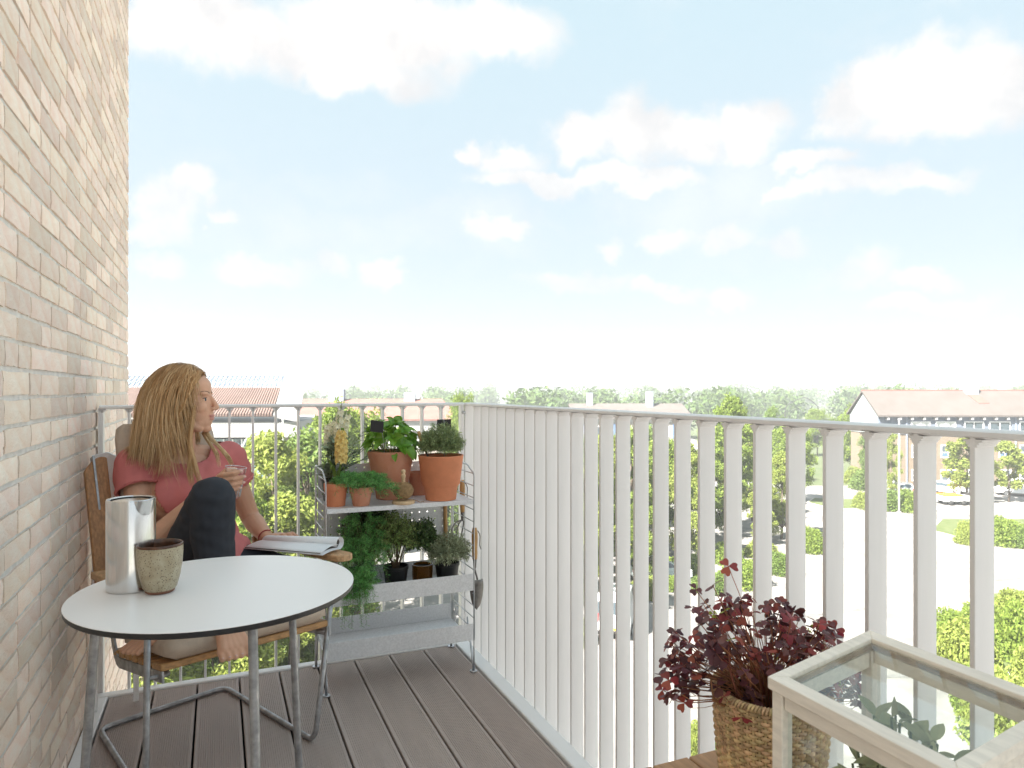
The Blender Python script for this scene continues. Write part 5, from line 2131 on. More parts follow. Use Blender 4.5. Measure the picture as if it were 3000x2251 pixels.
# ---- basil
rr = random.Random(31)
bs = empty('basil_plant', POT_C + Vector((0, 0, .18)), 'bushy bright green basil in the large terracotta pot', 'plant')
bl = [leaf_mesh('leaf', 1.0, .36, m_basil, c_, .35, .72, 7, 4, .03) for c_ in (.15, .3, .42)]
st = MB()
tips = []
for k in range(27):
    t = (k + .5) / 27
    ph = math.acos(1 - 1.12 * t)
    a = k * 2.39996
    rad_ = .088
    p = POT_C + Vector((math.sin(ph) * math.cos(a) * rad_, math.sin(ph) * math.sin(a) * rad_ * .9, .225 + math.cos(ph) * .085 + rr.uniform(-.01, .01)))
    tips.append(p)
    q0 = POT_C + Vector((math.cos(a) * .03, math.sin(a) * .03, .178))
    st.tube(bez(q0, q0 + Vector((0, 0, .03)), p - Vector((0, 0, .03)), p, 6), .0016, 5)
    out_ = (p - (POT_C + Vector((0, 0, .19)))).normalized()
    ns_ = 4 if rr.random() < .5 else 3
    a0 = rr.uniform(0, 6.28)
    for j in range(ns_ + 1):
        aa = a0 + j * 2 * math.pi / (ns_ + 1)
        t1 = out_.orthogonal().normalized()
        t2 = out_.cross(t1)
        dv = (t1 * math.cos(aa) + t2 * math.sin(aa)) * .9 + out_ * rr.uniform(.2, .8) + Vector((0, 0, .12))
        put('leaf', rr.choice(bl), bs, orient(p + out_ * .003, dv, out_, rr.uniform(-.3, .3), rr.uniform(.032, .054)))
    if k % 3 == 0:
        for j in range(2):
            put('leaf', bl[0], bs, orient(p + out_ * .008, out_ + Vector((rr.gauss(0, .5), rr.gauss(0, .5), .3)), (rr.gauss(0, 1), rr.gauss(0, 1), .4), 0, rr.uniform(.014, .022)))
for a, dz in ((-1.62, -.02), (-1.12, .01), (-.75, -.01)):      # leaves lying over the front of the rim
    p = POT_C + Vector((math.cos(a) * .092, math.sin(a) * .092, .214 + dz))
    put('leaf', bl[2], bs, orient(p, Vector((math.cos(a) * .8 + dz * 12, math.sin(a) * .8, -.62)), (math.cos(a), math.sin(a), .9), .3 - dz * 10, .056 + dz))
st.build('stems', m_basil_stem, bs, smooth=True)


def sprig_plant(name, label, c, sprigs, m_, m_st, needle=(.013, .0018), per=26, up=.3, whorl=6, seed=1, cat='plant', broad=False, gapless=0.0):
    """foliage of many small needles on short sprigs; sprigs: list of polylines"""
    rr_ = random.Random(seed)
    root = empty(name, c, label, cat)
    b, s_ = MB(), MB()
    for pts in sprigs:
        s_.tube(pts, [max(.0005, .0014 * (1 - i / len(pts))) for i in range(len(pts))], 4, caps=False)
        lens = [(pts[i + 1] - pts[i]).length for i in range(len(pts) - 1)]
        tot = sum(lens)
        for k in range(per):
            t = (.12 + .88 * (k + rr_.random()) / per) * tot
            i = 0
            while i < len(lens) - 1 and t > lens[i]:
                t -= lens[i]
                i += 1
            p = pts[i].lerp(pts[i + 1], min(1, t / lens[i]))
            ax_ = (pts[i + 1] - pts[i]).normalized()
            t1 = ax_.orthogonal().normalized()
            t2 = ax_.cross(t1)
            a = k * 2.4 + rr_.uniform(-.4, .4)
            rd = t1 * math.cos(a) + t2 * math.sin(a)
            dv = (rd + ax_ * rr_.uniform(.3, 1.0)).normalized()
            L_ = needle[0] * rr_.uniform(.7, 1.2)
            w_ = needle[1] * rr_.uniform(.8, 1.2)
            sd2 = dv.cross(Vector((rr_.gauss(0, 1), rr_.gauss(0, 1), rr_.gauss(0, 1)))).normalized() * w_
            md = p + dv * L_ * .5 + Vector((0, 0, .06 * L_))
            e = p + dv * L_
            i0 = len(b.v)
            b.v += [tuple(p), tuple(md + sd2), tuple(e), tuple(md - sd2)]
            b.f.append((i0, i0 + 1, i0 + 2, i0 + 3))
            b.m.append(0)
    tag(b.build('foliage', m_, root, raw=True), kind='stuff')
    tag(s_.build('sprigs', m_st, root, raw=True), kind='stuff')
    return root


def dome_sprigs(c, n, rad, h, seed, base_r=.02, droop=0.0, inner=.35, squash=1.0, spread=1.25):
    rr_ = random.Random(seed)
    out_ = []
    for k in range(n):
        t = (k + .5) / n
        ph = math.acos(1 - spread * t)
        a = k * 2.39996 + rr_.uniform(-.2, .2)
        u = rr_.uniform(.72, 1.12)
        e = Vector((math.sin(ph) * math.cos(a) * rad * u, math.sin(ph) * math.sin(a) * rad * u * squash, math.cos(ph) * h * u))
        q = Vector((math.cos(a) * base_r, math.sin(a) * base_r, -h * .35))
        m1 = q.lerp(e, .45) + Vector((0, 0, h * .22))
        pts = bez(q, q + Vector((0, 0, h * .3)), m1, e - Vector((0, 0, droop)), 7)
        i0 = int(len(pts) * inner)
        out_.append([Vector(c) + p for p in pts[i0:]])
    return out_


sprig_plant('rosemary_plant', 'dense round rosemary in the stepped terracotta pot', POT_D + Vector((0, 0, .165)), dome_sprigs(POT_D + Vector((0, 0, .225)), 300, .090, .088, 3, .05, 0, .2, 1.0, 1.35), m_rosem, m_stem, (.016, .0017), 30, seed=5)
# asparagus fern: arching fronds


def frond_sprigs(c, n, reach, rise, drop, seed, a0=0, a1=6.283, front=0.0):
    rr_ = random.Random(seed)
    o_ = []
    for k in range(n):
        a = a0 + (a1 - a0) * rr_.random()
        R_ = reach * rr_.uniform(.45, 1.1)
        hz = rise * rr_.uniform(.5, 1.15)
        dz = drop * rr_.uniform(-.2, 1.0)
        dv = Vector((math.cos(a), math.sin(a), 0))
        p = bez(Vector(c), Vector(c) + Vector((0, 0, hz)) + dv * R_ * .25, Vector(c) + dv * R_ * .75 + Vector((0, 0, hz)), Vector(c) + dv * R_ + Vector((rr_.uniform(-.01, .01), rr_.uniform(-.01, .01), hz * .55 - dz)), 8)
        o_.append(p[1:])
        for j in (4, 6):
            q = p[j]
            dd = (Matrix.Rotation(rr_.choice((-1, 1)) * .8, 3, 'Z') @ dv) * R_ * .3
            o_.append([q, q + dd * .5 + Vector((0, 0, .006)), q + dd])
    return o_


sprig_plant('asparagus_fern', 'feathery green asparagus fern in the small weathered pot', POT_B + Vector((0, 0, .062)), frond_sprigs(POT_B + Vector((0, 0, .064)), 88, .105, .065, .055, 8) + frond_sprigs(POT_B + Vector((.01, -.01, .06)), 14, .135, .045, .05, 9, -.9, .5), m_fern, m_stem, (.012, .0010), 34, seed=6)
# lower tray plants
sprig_plant('trailing_fern', 'feathery fern trailing over the front of the lower tray', L1 + Vector((0, 0, .09)), frond_sprigs(L1 + Vector((.02, -.01, .09)), 90, .12, .15, .10, 12) + frond_sprigs(L1 + Vector((.0, -.04, .09)), 40, .10, .03, .20, 13, -3.0, -.5) + frond_sprigs(L1 + Vector((.04, 0, .10)), 60, .095, .23, .04, 14) + frond_sprigs(L1 + Vector((-.01, -.112, .095)), 46, .075, .03, .20, 19, -2.9, -.3), m_fern, m_stem, (.013, .0010), 34, seed=7)
sprig_plant('dark_box_bush', 'dark small-leaved bush at the back of the lower tray', L5 + Vector((0, 0, .09)), dome_sprigs(L5 + Vector((.03, .0, .225)), 190, .125, .13, 15, .03, 0, .25, .5), m_box, m_twig, (.013, .0042), 34, seed=8)
th = dome_sprigs(L2 + Vector((0, 0, .21)), 230, .100, .115, 16, .012, 0, .3, .9, 1.3)
sprig_plant('thyme_bush', 'small bush of tiny olive leaves on twiggy stems in a black pot', L2 + Vector((0, 0, .085)), th, m_thyme, m_twig, (.009, .0034), 26, seed=9)
tsm = MB()
rr = random.Random(41)
for _ in range(26):
    a = rr.uniform(0, 6.28)
    q = L2 + Vector((math.cos(a) * .012, math.sin(a) * .012, .085))
    e = L2 + Vector((math.cos(a) * .06, math.sin(a) * .05, rr.uniform(.18, .26)))
    tsm.tube(bez(q, q + Vector((0, 0, .04)), e - Vector((0, 0, .04)), e, 6), [.002, .0018, .0016, .0013, .001, .0008, .0005], 5)
tag(tsm.build('twigs', m_twig, bpy.data.objects['thyme_bush'], smooth=True), kind='stuff')
sprig_plant('dark_leafy_herb', 'dark leafy herb in the amber jar', L3 + Vector((0, 0, .085)), dome_sprigs(L3 + Vector((.0, .02, .18)), 130, .078, .10, 17, .012, 0, .3), m_box, m_twig, (.016, .005), 22, seed=10)
sprig_plant('small_rosemary', 'pale grey-green small rosemary at the right end of the lower tray', L4 + Vector((0, 0, .085)), dome_sprigs(L4 + Vector((.0, -.01, .145)), 230, .096, .078, 18, .03, 0, .25, .95, 1.45), m_rosem2, m_stem, (.016, .0019), 26, seed=11)

# ---- yellow stock in pot A
rr = random.Random(51)
ys = empty('yellow_flower', POT_A + Vector((0, 0, .075)), 'single thick spike of pale yellow blossoms in the small left pot', 'flower')
yb = Vector((.435, 2.70, .945))
ytop = yb + Vector((.004, -.002, .065))
ybase = POT_A + Vector((.005, -.01, .075))
MB().tube(bez(ybase, ybase + Vector((.004, -.008, .05)), yb + Vector((0, 0, -.08)), ytop, 8), [.005, .005, .0048, .0045, .004, .0035, .003, .0025, .002], 8).build('stalk', m_strap, ys, smooth=True)


def blossom_mesh(name, m_, n_=5, L_=1.0, w=.32):
    b = MB()
    for k in range(n_):
        a = 2 * math.pi * k / n_
        M_ = Matrix.Rotation(a, 3, 'X')
        nu = 4
        vs_ = []
        for i in range(nu + 1):
            u = i / nu
            rad_ = u * L_
            fwd = .55 * L_ * math.sin(u * 1.7) - .28 * L_ * u * u
            ww = w * math.sin(math.pi * (.12 + .8 * u)) * (1 if i < nu else .6)
            for v in (-1, 0, 1):
                vs_.append(M_ @ Vector((fwd + .06 * abs(v), ww * v, rad_)))
        b.add(vs_, [(i * 3 + j, (i + 1) * 3 + j, (i + 1) * 3 + j + 1, i * 3 + j + 1) for i in range(nu) for j in range(2)])
    return b.raw(name, m_, True)


ybl = blossom_mesh('blossom', m_yel)
wbl = blossom_mesh('blossom', m_wht, 4, 1.0, .42)
for k in range(44):
    t = k / 43
    a = k * 2.39996
    zz = -.062 + .112 * t
    rad_ = .026 * math.sqrt(max(.12, 1 - ((t - .42) / .66) ** 2))
    dv = Vector((math.cos(a), math.sin(a), .1 + .5 * t))
    p = yb + Vector((math.cos(a) * rad_ * .55, math.sin(a) * rad_ * .55, zz))
    put('blossom', ybl, ys, orient(p, dv, (0, 0, 1), rr.uniform(0, 6), rr.uniform(.015, .019)))
bud = leaf_mesh('bud_leaf', 1, .4, m_basil, -.2, .5, .7, 4, 2)
for k in range(10):
    a = k * 2.4
    put('bud', bud, ys, orient(ytop + Vector((0, 0, -.012)), Vector((math.cos(a) * .6, math.sin(a) * .6, .9)), (-math.cos(a), -math.sin(a), .3), 0, .016))
for (dx_, dy_, L_) in ((-.055, -.035, .12), (-.03, -.05, .10), (.03, -.03, .09)):
    q = POT_A + Vector((0, -.005, .075))
    e = q + Vector((dx_, dy_, L_ * .55))
    pts = bez(q, q + Vector((dx_ * .2, dy_ * .2, L_ * .9)), q + Vector((dx_ * .8, dy_ * .8, L_ * 1.15)), e, 9)
    b = MB()
    vs_ = []
    for i, p in enumerate(pts):
        w_ = .0055 * math.sin(math.pi * (.25 + .73 * i / 9))
        for v in (-1, 0, 1):
            vs_.append(p + Vector((w_ * v * .8, -w_ * v * .5, .15 * w_ * abs(v))))
    b.add(vs_, [(i * 3 + j, (i + 1) * 3 + j, (i + 1) * 3 + j + 1, i * 3 + j + 1) for i in range(9) for j in range(2)])
    b.build('strap_leaf', m_strap, ys, smooth=True)

# ---- white spikes with grey-green leaves in the black pot
ws = empty('white_flower', POT_K + Vector((0, 0, .07)), 'tall white flower spikes with grey-green leaves at the left end of the shelf', 'flower')
sl = [leaf_mesh('leaf', 1.0, .20, m_stock, c_, .2, .8, 6, 2) for c_ in (.1, .25, .4)]
spikes = [((.463, 2.86, 1.115), 1.0), ((.405, 2.87, 1.055), .8), ((.50, 2.88, 1.095), .9), ((.445, 2.83, 1.06), .8), ((.432, 2.90, 1.07), .8)]
stm = MB()
for (tp, k_) in spikes:
    tp = Vector(tp)
    q = POT_K + Vector((rr.uniform(-.012, .012), rr.uniform(-.012, .012), .07))
    pts = bez(q, q + Vector((0, 0, .12)), tp - Vector(((tp.x - q.x) * .25, (tp.y - q.y) * .25, .12)), tp, 14)
    stm.tube(pts, [.0026] * 5 + [.0022] * 5 + [.0016] * 3 + [.001, .0006], 6)
    for j in range(24):
        t = j / 23
        u = .58 + .40 * t
        i = min(13, int(u * 14))
        p = pts[i].lerp(pts[i + 1], u * 14 - i)
        a = j * 2.39996
        dv = Vector((math.cos(a), math.sin(a), .35))
        if t < .78:
            put('blossom', wbl, ws, orient(p + dv * .005, dv, (0, 0, 1), rr.uniform(0, 6), (.0185 - .007 * t) * k_))
        else:
            put('bud', bud, ws, orient(p, dv + Vector((0, 0, .5)), (-dv.x, -dv.y, .3), 0, .008))
for k in range(95):
    tp = Vector(rr.choice(spikes)[0])
    q = POT_K + Vector((0, 0, .07))
    t = rr.uniform(.08, .62)
    p = q.lerp(tp, t) + Vector((rr.uniform(-.006, .006), rr.uniform(-.006, .006), 0))
    a = rr.uniform(0, 6.28)
    L_ = rr.uniform(.045, .080) * (1.1 - .4 * t)
    put('leaf', rr.choice(sl), ws, orient(p, (math.cos(a), math.sin(a) * .8, rr.uniform(.1, .9)), (0, 0, 1), rr.uniform(-.4, .4), L_))
for k in range(5):         # side shoots reaching to the right, behind the fern
    q = POT_K + Vector((.01, 0, .08))
    e = Vector((.50 + .022 * k, 2.86 + .01 * (k % 3), .86 + .028 * ((k * 2) % 5)))
    pts = bez(q, q + Vector((.02, 0, .06)), e - Vector((.03, 0, .04)), e, 10)
    stm.tube(pts, [.0018] * 6 + [.0012] * 5, 5)
    for j in range(9):
        i = 2 + j
        a = j * 2.4
        dv = (pts[min(10, i)] - pts[i - 1]).normalized() + Vector((rr.gauss(0, .55), rr.gauss(0, .5), rr.gauss(.1, .45)))
        put('leaf', rr.choice(sl), ws, orient(pts[min(10, i)], dv, (0, 0, 1), rr.uniform(-.5, .5), rr.uniform(.03, .045)))
stm.build('stems', m_stem, ws, smooth=True)

# ---- dark red wood sorrel in the basket
rr = random.Random(61)
ox = empty('oxalis_plant', BC + Vector((0, 0, .16)), 'dark red wood sorrel spilling over the woven basket', 'plant')


def trefoil(name, m_, fold=.25):
    b = MB()
    for k in range(3):
        Mz = Matrix.Rotation(2 * math.pi * k / 3, 3, 'Z')
        # heart-shaped leaflet folded along its midrib
        out_ = [(0, 0), (.25, .22), (.55, .46), (.85, .50), (1.02, .34), (.94, .10), (.88, 0)]
        vs_ = []
        for x, y in out_:
            vs_.append(Mz @ Vector((x, y, fold * y - .22 * x * x)))
        for x, y in out_[1:-1]:
            vs_.append(Mz @ Vector((x, -y, fold * y - .22 * x * x)))
        mid = [Mz @ Vector((x, 0, -.22 * x * x)) for x in (.3, .6)]
        n0 = len(vs_)
        vs_ += mid
        a_, m1, m2, tip_ = 0, n0, n0 + 1, 6
        up_ = [1, 2, 3, 4, 5]
        dn_ = [7, 8, 9, 10, 11]
        fs = []
        for s_ in (up_, dn_):
            q = [(a_, s_[0], m1), (m1, s_[0], s_[1], m2), (m2, s_[1], s_[2], s_[3]), (m2, s_[3], s_[4], tip_)]
            fs += q if s_ is up_ else [tuple(reversed(z_)) for z_ in q]
        b.add(vs_, fs)
    return b.raw(name, m_, True)


tf = [trefoil('leaf', m_ox, .18), trefoil('leaf', m_ox, .5), trefoil('leaf', m_ox, -.2)]
tfr = [trefoil('leaf', m_oxr, .3), trefoil('leaf', m_oxr, -.1)]
tfy = trefoil('leaf', m_oxy, .4)
sm_ = MB()
camr = Vector((CS, -SN, 0))
camf = Vector((SN, CS, 0))
soilc = BC + Vector((0, 0, .165))
N_OX = 298
for k in range(N_OX):
    # spread mostly across and a little towards the viewer, taller to the left as in the photograph
    u = rr.uniform(-1.0, 1.0)
    v = rr.uniform(-1, 1) * math.sqrt(max(0, 1 - u * u * .8))
    side_ = u * (.185 if u < 0 else .150)
    dep = v * .085
    hgt = .135 * math.sqrt(max(.03, 1 - (u * .95) ** 2 - .35 * v * v)) + .03
    lift = rr.random() ** .55
    z_ = hgt * (lift * 1.15) - .012 + .016 * max(0, -u)
    if rr.random() < .20 and -.75 < u < -.35:
        z_ += rr.uniform(.02, .07)
        side_ *= .9
    p = soilc + camr * side_ + camf * dep + Vector((0, 0, z_))
    if p.x > 1.05:
        p.x = 1.05 - rr.uniform(0, .015)
    q = soilc + camr * side_ * .30 + camf * dep * .4 + Vector((0, 0, -.01))
    sm_.tube(bez(q, q + Vector((rr.uniform(-.015, .015), rr.uniform(-.015, .015), .03 + z_ * .5)), p + Vector((0, 0, -.03)) - camr * side_ * .12, p, 6), rr.uniform(.0006, .0010), 4, caps=False)
    r_ = rr.random()
    me = rr.choice(tf) if r_ < .66 else (rr.choice(tfr) if r_ < .95 else tfy)
    up_ = Vector((rr.gauss(0, .55), rr.gauss(0, .55), 1)) + (camr * u * .5) - camf * .25
    t1 = up_.orthogonal()
    t1.rotate(Matrix.Rotation(rr.uniform(0, 6.28), 3, up_.normalized()))
    put('leaf', me, ox, orient(p, t1, up_, 0, rr.uniform(.0125, .0205) * (.55 if me is tfy else 1)))
for u, h, rad_ in ((-.6, .12, .0028), (-.35, .07, .003), (.15, .08, .0032), (.5, .075, .0028), (-.8, .06, .0028), (-.1, .06, .0034)):
    q = soilc + camr * u * .06 - camf * .03
    e = soilc + camr * u * .145 - camf * .045 + Vector((0, 0, h))
    sm_.tube(bez(q, q + camr * u * .06 + Vector((0, 0, .01)), e - Vector((0, 0, .05)), e, 9), [rad_ * (1 - .06 * i) for i in range(10)], 7)
sm_.build('stems', m_oxs, ox, smooth=True)

# ---- grey-green leafy plant inside the glazed box
rr = random.Random(71)
sgp = empty('grey_leaf_plant', (.775, .60, .4835), 'grey-green thick-leaved plant inside the glazed box', 'plant')
MB().lathe([(0, 0), (.038, 0), (.044, .07), (.043, .07), (.042, .064), (0, .06)], 24, (.775, .60, .4835)).build('pot', m_blackp, sgp, smooth=True, angle=40)
sgl = [leaf_mesh('leaf', 1.0, .25, m_sage, c_, .25, .85, 6, 4) for c_ in (.05, .2, .4)]
stm = MB()
for k in range(24):
    a = k * 2.39996
    t = (k + .5) / 24
    e = Vector((.782 + math.cos(a) * .050 * math.sqrt(t), .592 + math.sin(a) * .082 * math.sqrt(t), .60 + .155 * (1 - .5 * t) + rr.uniform(-.02, .015)))
    q = Vector((.775, .60, .548))
    pts = bez(q, q + Vector((0, 0, .05)), e - Vector((0, 0, .05)), e, 8)
    stm.tube(pts, .0016, 5)
    for j in range(6):
        i = 3 + j if j < 5 else 8
        p = pts[min(8, i)]
        aa = j * 1.57 + k
        dv = Vector((math.cos(aa), math.sin(aa), .35 + .12 * j))
        L_ = rr.uniform(.026, .04)
        tip_ = p + dv.normalized() * L_
        if not (.702 < tip_.x < .836 and .482 < tip_.y < .684 and tip_.z < lidz(tip_.x) - .022):
            dv = Vector((.775 - p.x, .59 - p.y, .02)) + Vector((rr.gauss(0, .02), rr.gauss(0, .02), 0))
            L_ *= .8
        put('leaf', rr.choice(sgl), sgp, orient(p, dv, (0, 0, 1), rr.uniform(-.5, .5), L_))
stm.build('stems', m_stem, sgp, smooth=True)

# ================================================================== the woman in the chair
m_skin = mat('skin', (0.66, 0.37, 0.245), 0.5, var=.08, vscale=14, sss=.12, spec=.35, bump=.04, bscale=250)
m_lip = mat('lips', (0.58, 0.26, 0.21), 0.4, spec=.5)
m_tee = mat('dusty_red_jersey', (0.56, 0.16, 0.15), 0.85, var=.10, vscale=12, bump=.12, bscale=700)
m_jean = mat('dark_navy_denim', (0.016, 0.018, 0.026), 0.75, var=.25, vscale=10, bump=.2, bscale=600, col2=(.018, .022, .033))
m_brow = mat('brow_hair', (0.16, 0.085, 0.04), .8)
m_lash = mat('dark_lash', (0.015, 0.01, 0.009), .7)
m_eye = mat('eye_white', (0.62, 0.58, 0.55), .2)
m_iris = mat('iris', (0.05, 0.06, 0.06), .1)
m_cord = mat('red_cord', (0.35, 0.03, 0.03), .8)
m_nail = mat('nail', (0.72, 0.46, 0.38), .25)

wm = empty('person', C(-.0, -.33, .42), 'blonde person in red t-shirt and dark jeans sitting with one knee up', 'person')


def rcone(b, p0, r0, p1, r1, n=16, nc=4, flat=None):
    """tapered capsule"""
    p0, p1 = Vector(p0), Vector(p1)
    ax_ = (p1 - p0).normalized()
    t1 = ax_.orthogonal().normalized()
    if flat is not None:
        t1 = (Vector(flat[0]) - ax_ * ax_.dot(Vector(flat[0]))).normalized()
    t2 = ax_.cross(t1)
    rings = []
    for i in range(nc + 1):
        a = math.pi / 2 * (1 - i / nc)
        rings.append((p0 - ax_ * r0 * math.sin(a), r0 * math.cos(a)))
    for i in range(nc + 1):
        a = math.pi / 2 * i / nc
        rings.append((p1 + ax_ * r1 * math.sin(a), r1 * math.cos(a)))
    k_ = flat[1] if flat is not None else 1
    vs_ = []
    for c_, r_ in rings:
        r_ = max(r_, 1e-4)
        for k in range(n):
            a = 2 * math.pi * k / n
            vs_.append(c_ + t1 * math.cos(a) * r_ + t2 * math.sin(a) * r_ * k_)
    m_ = len(rings)
    fs = [(i * n + k, i * n + (k + 1) % n, (i + 1) * n + (k + 1) % n, (i + 1) * n + k) for i in range(m_ - 1) for k in range(n)]
    fs += [tuple(range(n - 1, -1, -1)), tuple((m_ - 1) * n + k for k in range(n))]
    b.add(vs_, fs)


def chain(b, pts, rads, inf=0.0, n=16):
    for (p0, r0), (p1, r1) in zip(zip(pts, rads), list(zip(pts, rads))[1:]):
        rcone(b, p0, r0 + inf, p1, r1 + inf, n)


def organic(mb, voxel, it=6, extra=None):
    me = mb.raw('tmp')
    o = bpy.data.objects.new('tmp', me)
    COL.objects.link(o)
    r_ = o.modifiers.new('r', 'REMESH')
    r_.mode = 'VOXEL'
    r_.voxel_size = voxel
    s_ = o.modifiers.new('s', 'SMOOTH')
    s_.factor = .5
    s_.iterations = it
    dg = bpy.context.evaluated_depsgraph_get()
    out_ = bpy.data.meshes.new_from_object(o.evaluated_get(dg))
    bpy.data.objects.remove(o)
    return out_


CH3 = Matrix((CSX, CF, Vector((0, 0, 1)))).transposed()      # chair axes -> world


def K(s_, f_, z):
    return C(s_, f_, z)


# ---- joints (chair axes: to her left, forward, up)
SHR, SHL = K(-.158, -.565, .888), K(.158, -.565, .892)
ELR, WRR = K(-.180, -.405, .640), K(-.030, -.300, .812)
ELL, WRL = K(.262, -.585, .655), K(.245, -.415, .606)
HIPR, HIPL = K(-.085, -.36, .535), K(.085, -.36, .535)
KNR, ANR = K(-.093, -.082, .828), K(-.082, -.055, .500)
KNL, ANL = K(.235, -.11, .505), K(-.165, -.165, .458)
NECKB = K(-.014, -.560, .915)
# head axes
HC = Vector((-.108, 2.705, 1.118))
hx = Vector((.965, -.245, .035)).normalized()
hy = Vector((0, 0, 1)).cross(hx).normalized()
hz = hx.cross(hy)
HR = Matrix((hx, hy, hz)).transposed()


def H(x, y, z):
    return HC + HR @ Vector((x, y, z))


def torso(b, inf=0.0, arms=False):
    for c_, r_ in (((0, -.375, .545), (.160, .112, .105)), ((-.005, -.43, .65), (.126, .088, .10)), ((-.012, -.505, .775), (.142, .098, .125)),
                   ((-.014, -.55, .855), (.150, .082, .085))):
        b.ell(K(*c_), [v + inf for v in r_], CH3, 28, 18)
    for sg in (-1, 1):
        b.ell(K(-.012 + sg * .064, -.452, .792), [v + inf for v in (.060, .052, .062)], CH3, 20, 12)
    rcone(b, SHR, .052 + inf, SHL, .052 + inf, 18)
    for sh_ in (SHR, SHL):
        rcone(b, sh_, .050 + inf, NECKB + Vector((0, 0, .005)), .050 + inf, 16)


body = MB()
torso(body)
rcone(body, NECKB - Vector((0, 0, .02)), .054, H(-.022, 0, -.055), .050, 18)
# arms
chain(body, [SHR, SHR.lerp(ELR, .35), ELR], [.050, .045, .036])
chain(body, [ELR, ELR.lerp(WRR, .3), ELR.lerp(WRR, .7), WRR], [.036, .038, .030, .0245])
chain(body, [SHL, SHL.lerp(ELL, .35), ELL], [.050, .044, .036])
chain(body, [ELL, ELL.lerp(WRL, .3), ELL.lerp(WRL, .7), WRL], [.036, .038, .030, .0245])
# legs (mostly under the jeans)
chain(body, [HIPR, HIPR.lerp(KNR, .5), KNR], [.080, .070, .053])
chain(body, [KNR, KNR.lerp(ANR, .35) + CF * -.012, ANR.lerp(KNR, .25), ANR], [.052, .050, .036, .033])
chain(body, [HIPL, HIPL.lerp(KNL, .5), KNL], [.080, .068, .052])
chain(body, [KNL, KNL.lerp(ANL, .35), ANL.lerp(KNL, .25), ANL], [.050, .048, .036, .032])
# right foot, toes curling over the cushion edge
heel = K(-.082, -.085, .478)
ball = K(-.083, .004, .452)
rcone(body, ANR, .032, heel, .027, 14)
rcone(body, ANR + CF * .012, .031, K(-.083, .01, .458), .030, 14)
for t, sx in ((.0, -.112), (.25, -.096), (.5, -.082), (.75, -.067), (1.0, -.050)):
    rcone(body, K(-.083 + (sx + .083) * .3, -.015, .466), .021, K(sx * 1.08, .064, .412), .0165, 10)
toeR = []
for k, (sx, ln_, r_) in enumerate(((-.122, .036, .0078), (-.106, .043, .0084), (-.090, .048, .0088), (-.073, .051, .0092), (-.051, .050, .0122))):
    sx *= 1.08
    a = K(sx + .001, .064, .409)
    m_ = K(sx, .066 + ln_ * .24, .404)
    e = K(sx, .066 + ln_ * .46, .393)
    rcone(body, a, r_ * 1.25, m_, r_ * 1.1, 10)
    rcone(body, m_, r_ * 1.1, e, r_ * 1.05, 10)
    toeR.append((e, r_))
# left foot, tucked, toes pointing out to her right
fdir = (K(-.32, -.135, .408) - ANL).normalized()
fs_ = Vector((0, 0, 1)).cross(fdir).normalized()
rcone(body, ANL, .033, ANL - fdir * .035 + Vector((0, 0, -.012)), .028, 14)
rcone(body, ANL, .032, ANL + fdir * .085, .025, 14)
for k in range(5):
    off_ = (k - 2) * .0155
    a = ANL + fdir * .06 + fs_ * off_ * .7
    m_ = ANL + fdir * .115 + fs_ * off_ + Vector((0, 0, -.003))
    e = ANL + fdir * (.145 + .012 * (1 - abs(k - 1) / 3)) + fs_ * off_ * 1.15 + Vector((0, 0, -.008))
    rcone(body, a, .018, m_, .0105, 10)
    rcone(body, m_, .0092, e, .0082, 10)
# right hand: wraps the glass from the left, four fingers on the near side, thumb behind
GLB, GLT = Vector((.040, 2.440, .806)), Vector((.053, 2.434, .906))
gax = (GLT - GLB).normalized()
XW = Vector((1, 0, 0))
tocam = Vector((-.02, -1, 0)).normalized()
palmc = Vector((.002, 2.468, .846))
rcone(body, WRR, .0235, WRR.lerp(palmc, .55), .026, 14, flat=((0, 0, 1), .62))
rcone(body, WRR.lerp(palmc, .4) + Vector((0, 0, .004)), .027, palmc + Vector((.004, -.006, .006)), .030, 14, flat=((0, 0, 1), .5))
FING = []
for k, (tz, reach, r_) in enumerate(((.083, .020, .0083), (.064, .036, .0086), (.045, .036, .0082), (.027, .026, .0073))):
    gc = GLB + gax * tz
    gr = .0245 + .008 * tz / .1
    p0 = palmc + Vector((.002, -.010, .030 - .0185 * k))
    p1 = gc + XW * -.030 + tocam * .022 + Vector((0, 0, -.004))
    p2 = gc + XW * -.004 + tocam * (gr + r_ * .9) + Vector((0, 0, .002))
    p3 = gc + XW * reach * .75 + tocam * (math.sqrt(max(1e-5, gr ** 2 - (reach * .55) ** 2)) + r_ * .85) + Vector((0, 0, .007))
    rcone(body, p0, r_ * 1.2, p1, r_ * 1.1, 10)
    rcone(body, p1, r_ * 1.1, p2, r_, 10)
    rcone(body, p2, r_, p3, r_ * .85, 10)
    FING.append((p2, p3, r_))
tp0 = palmc + Vector((.0, .012, .022))
tp1 = GLB + gax * .088 + XW * -.028 + tocam * -.016
tp2 = GLB + gax * .090 + XW * -.002 + tocam * -.036
rcone(body, palmc, .018, tp0, .013, 10)
rcone(body, tp0, .012, tp1, .0105, 10)
rcone(body, tp1, .0105, tp2, .0088, 10)
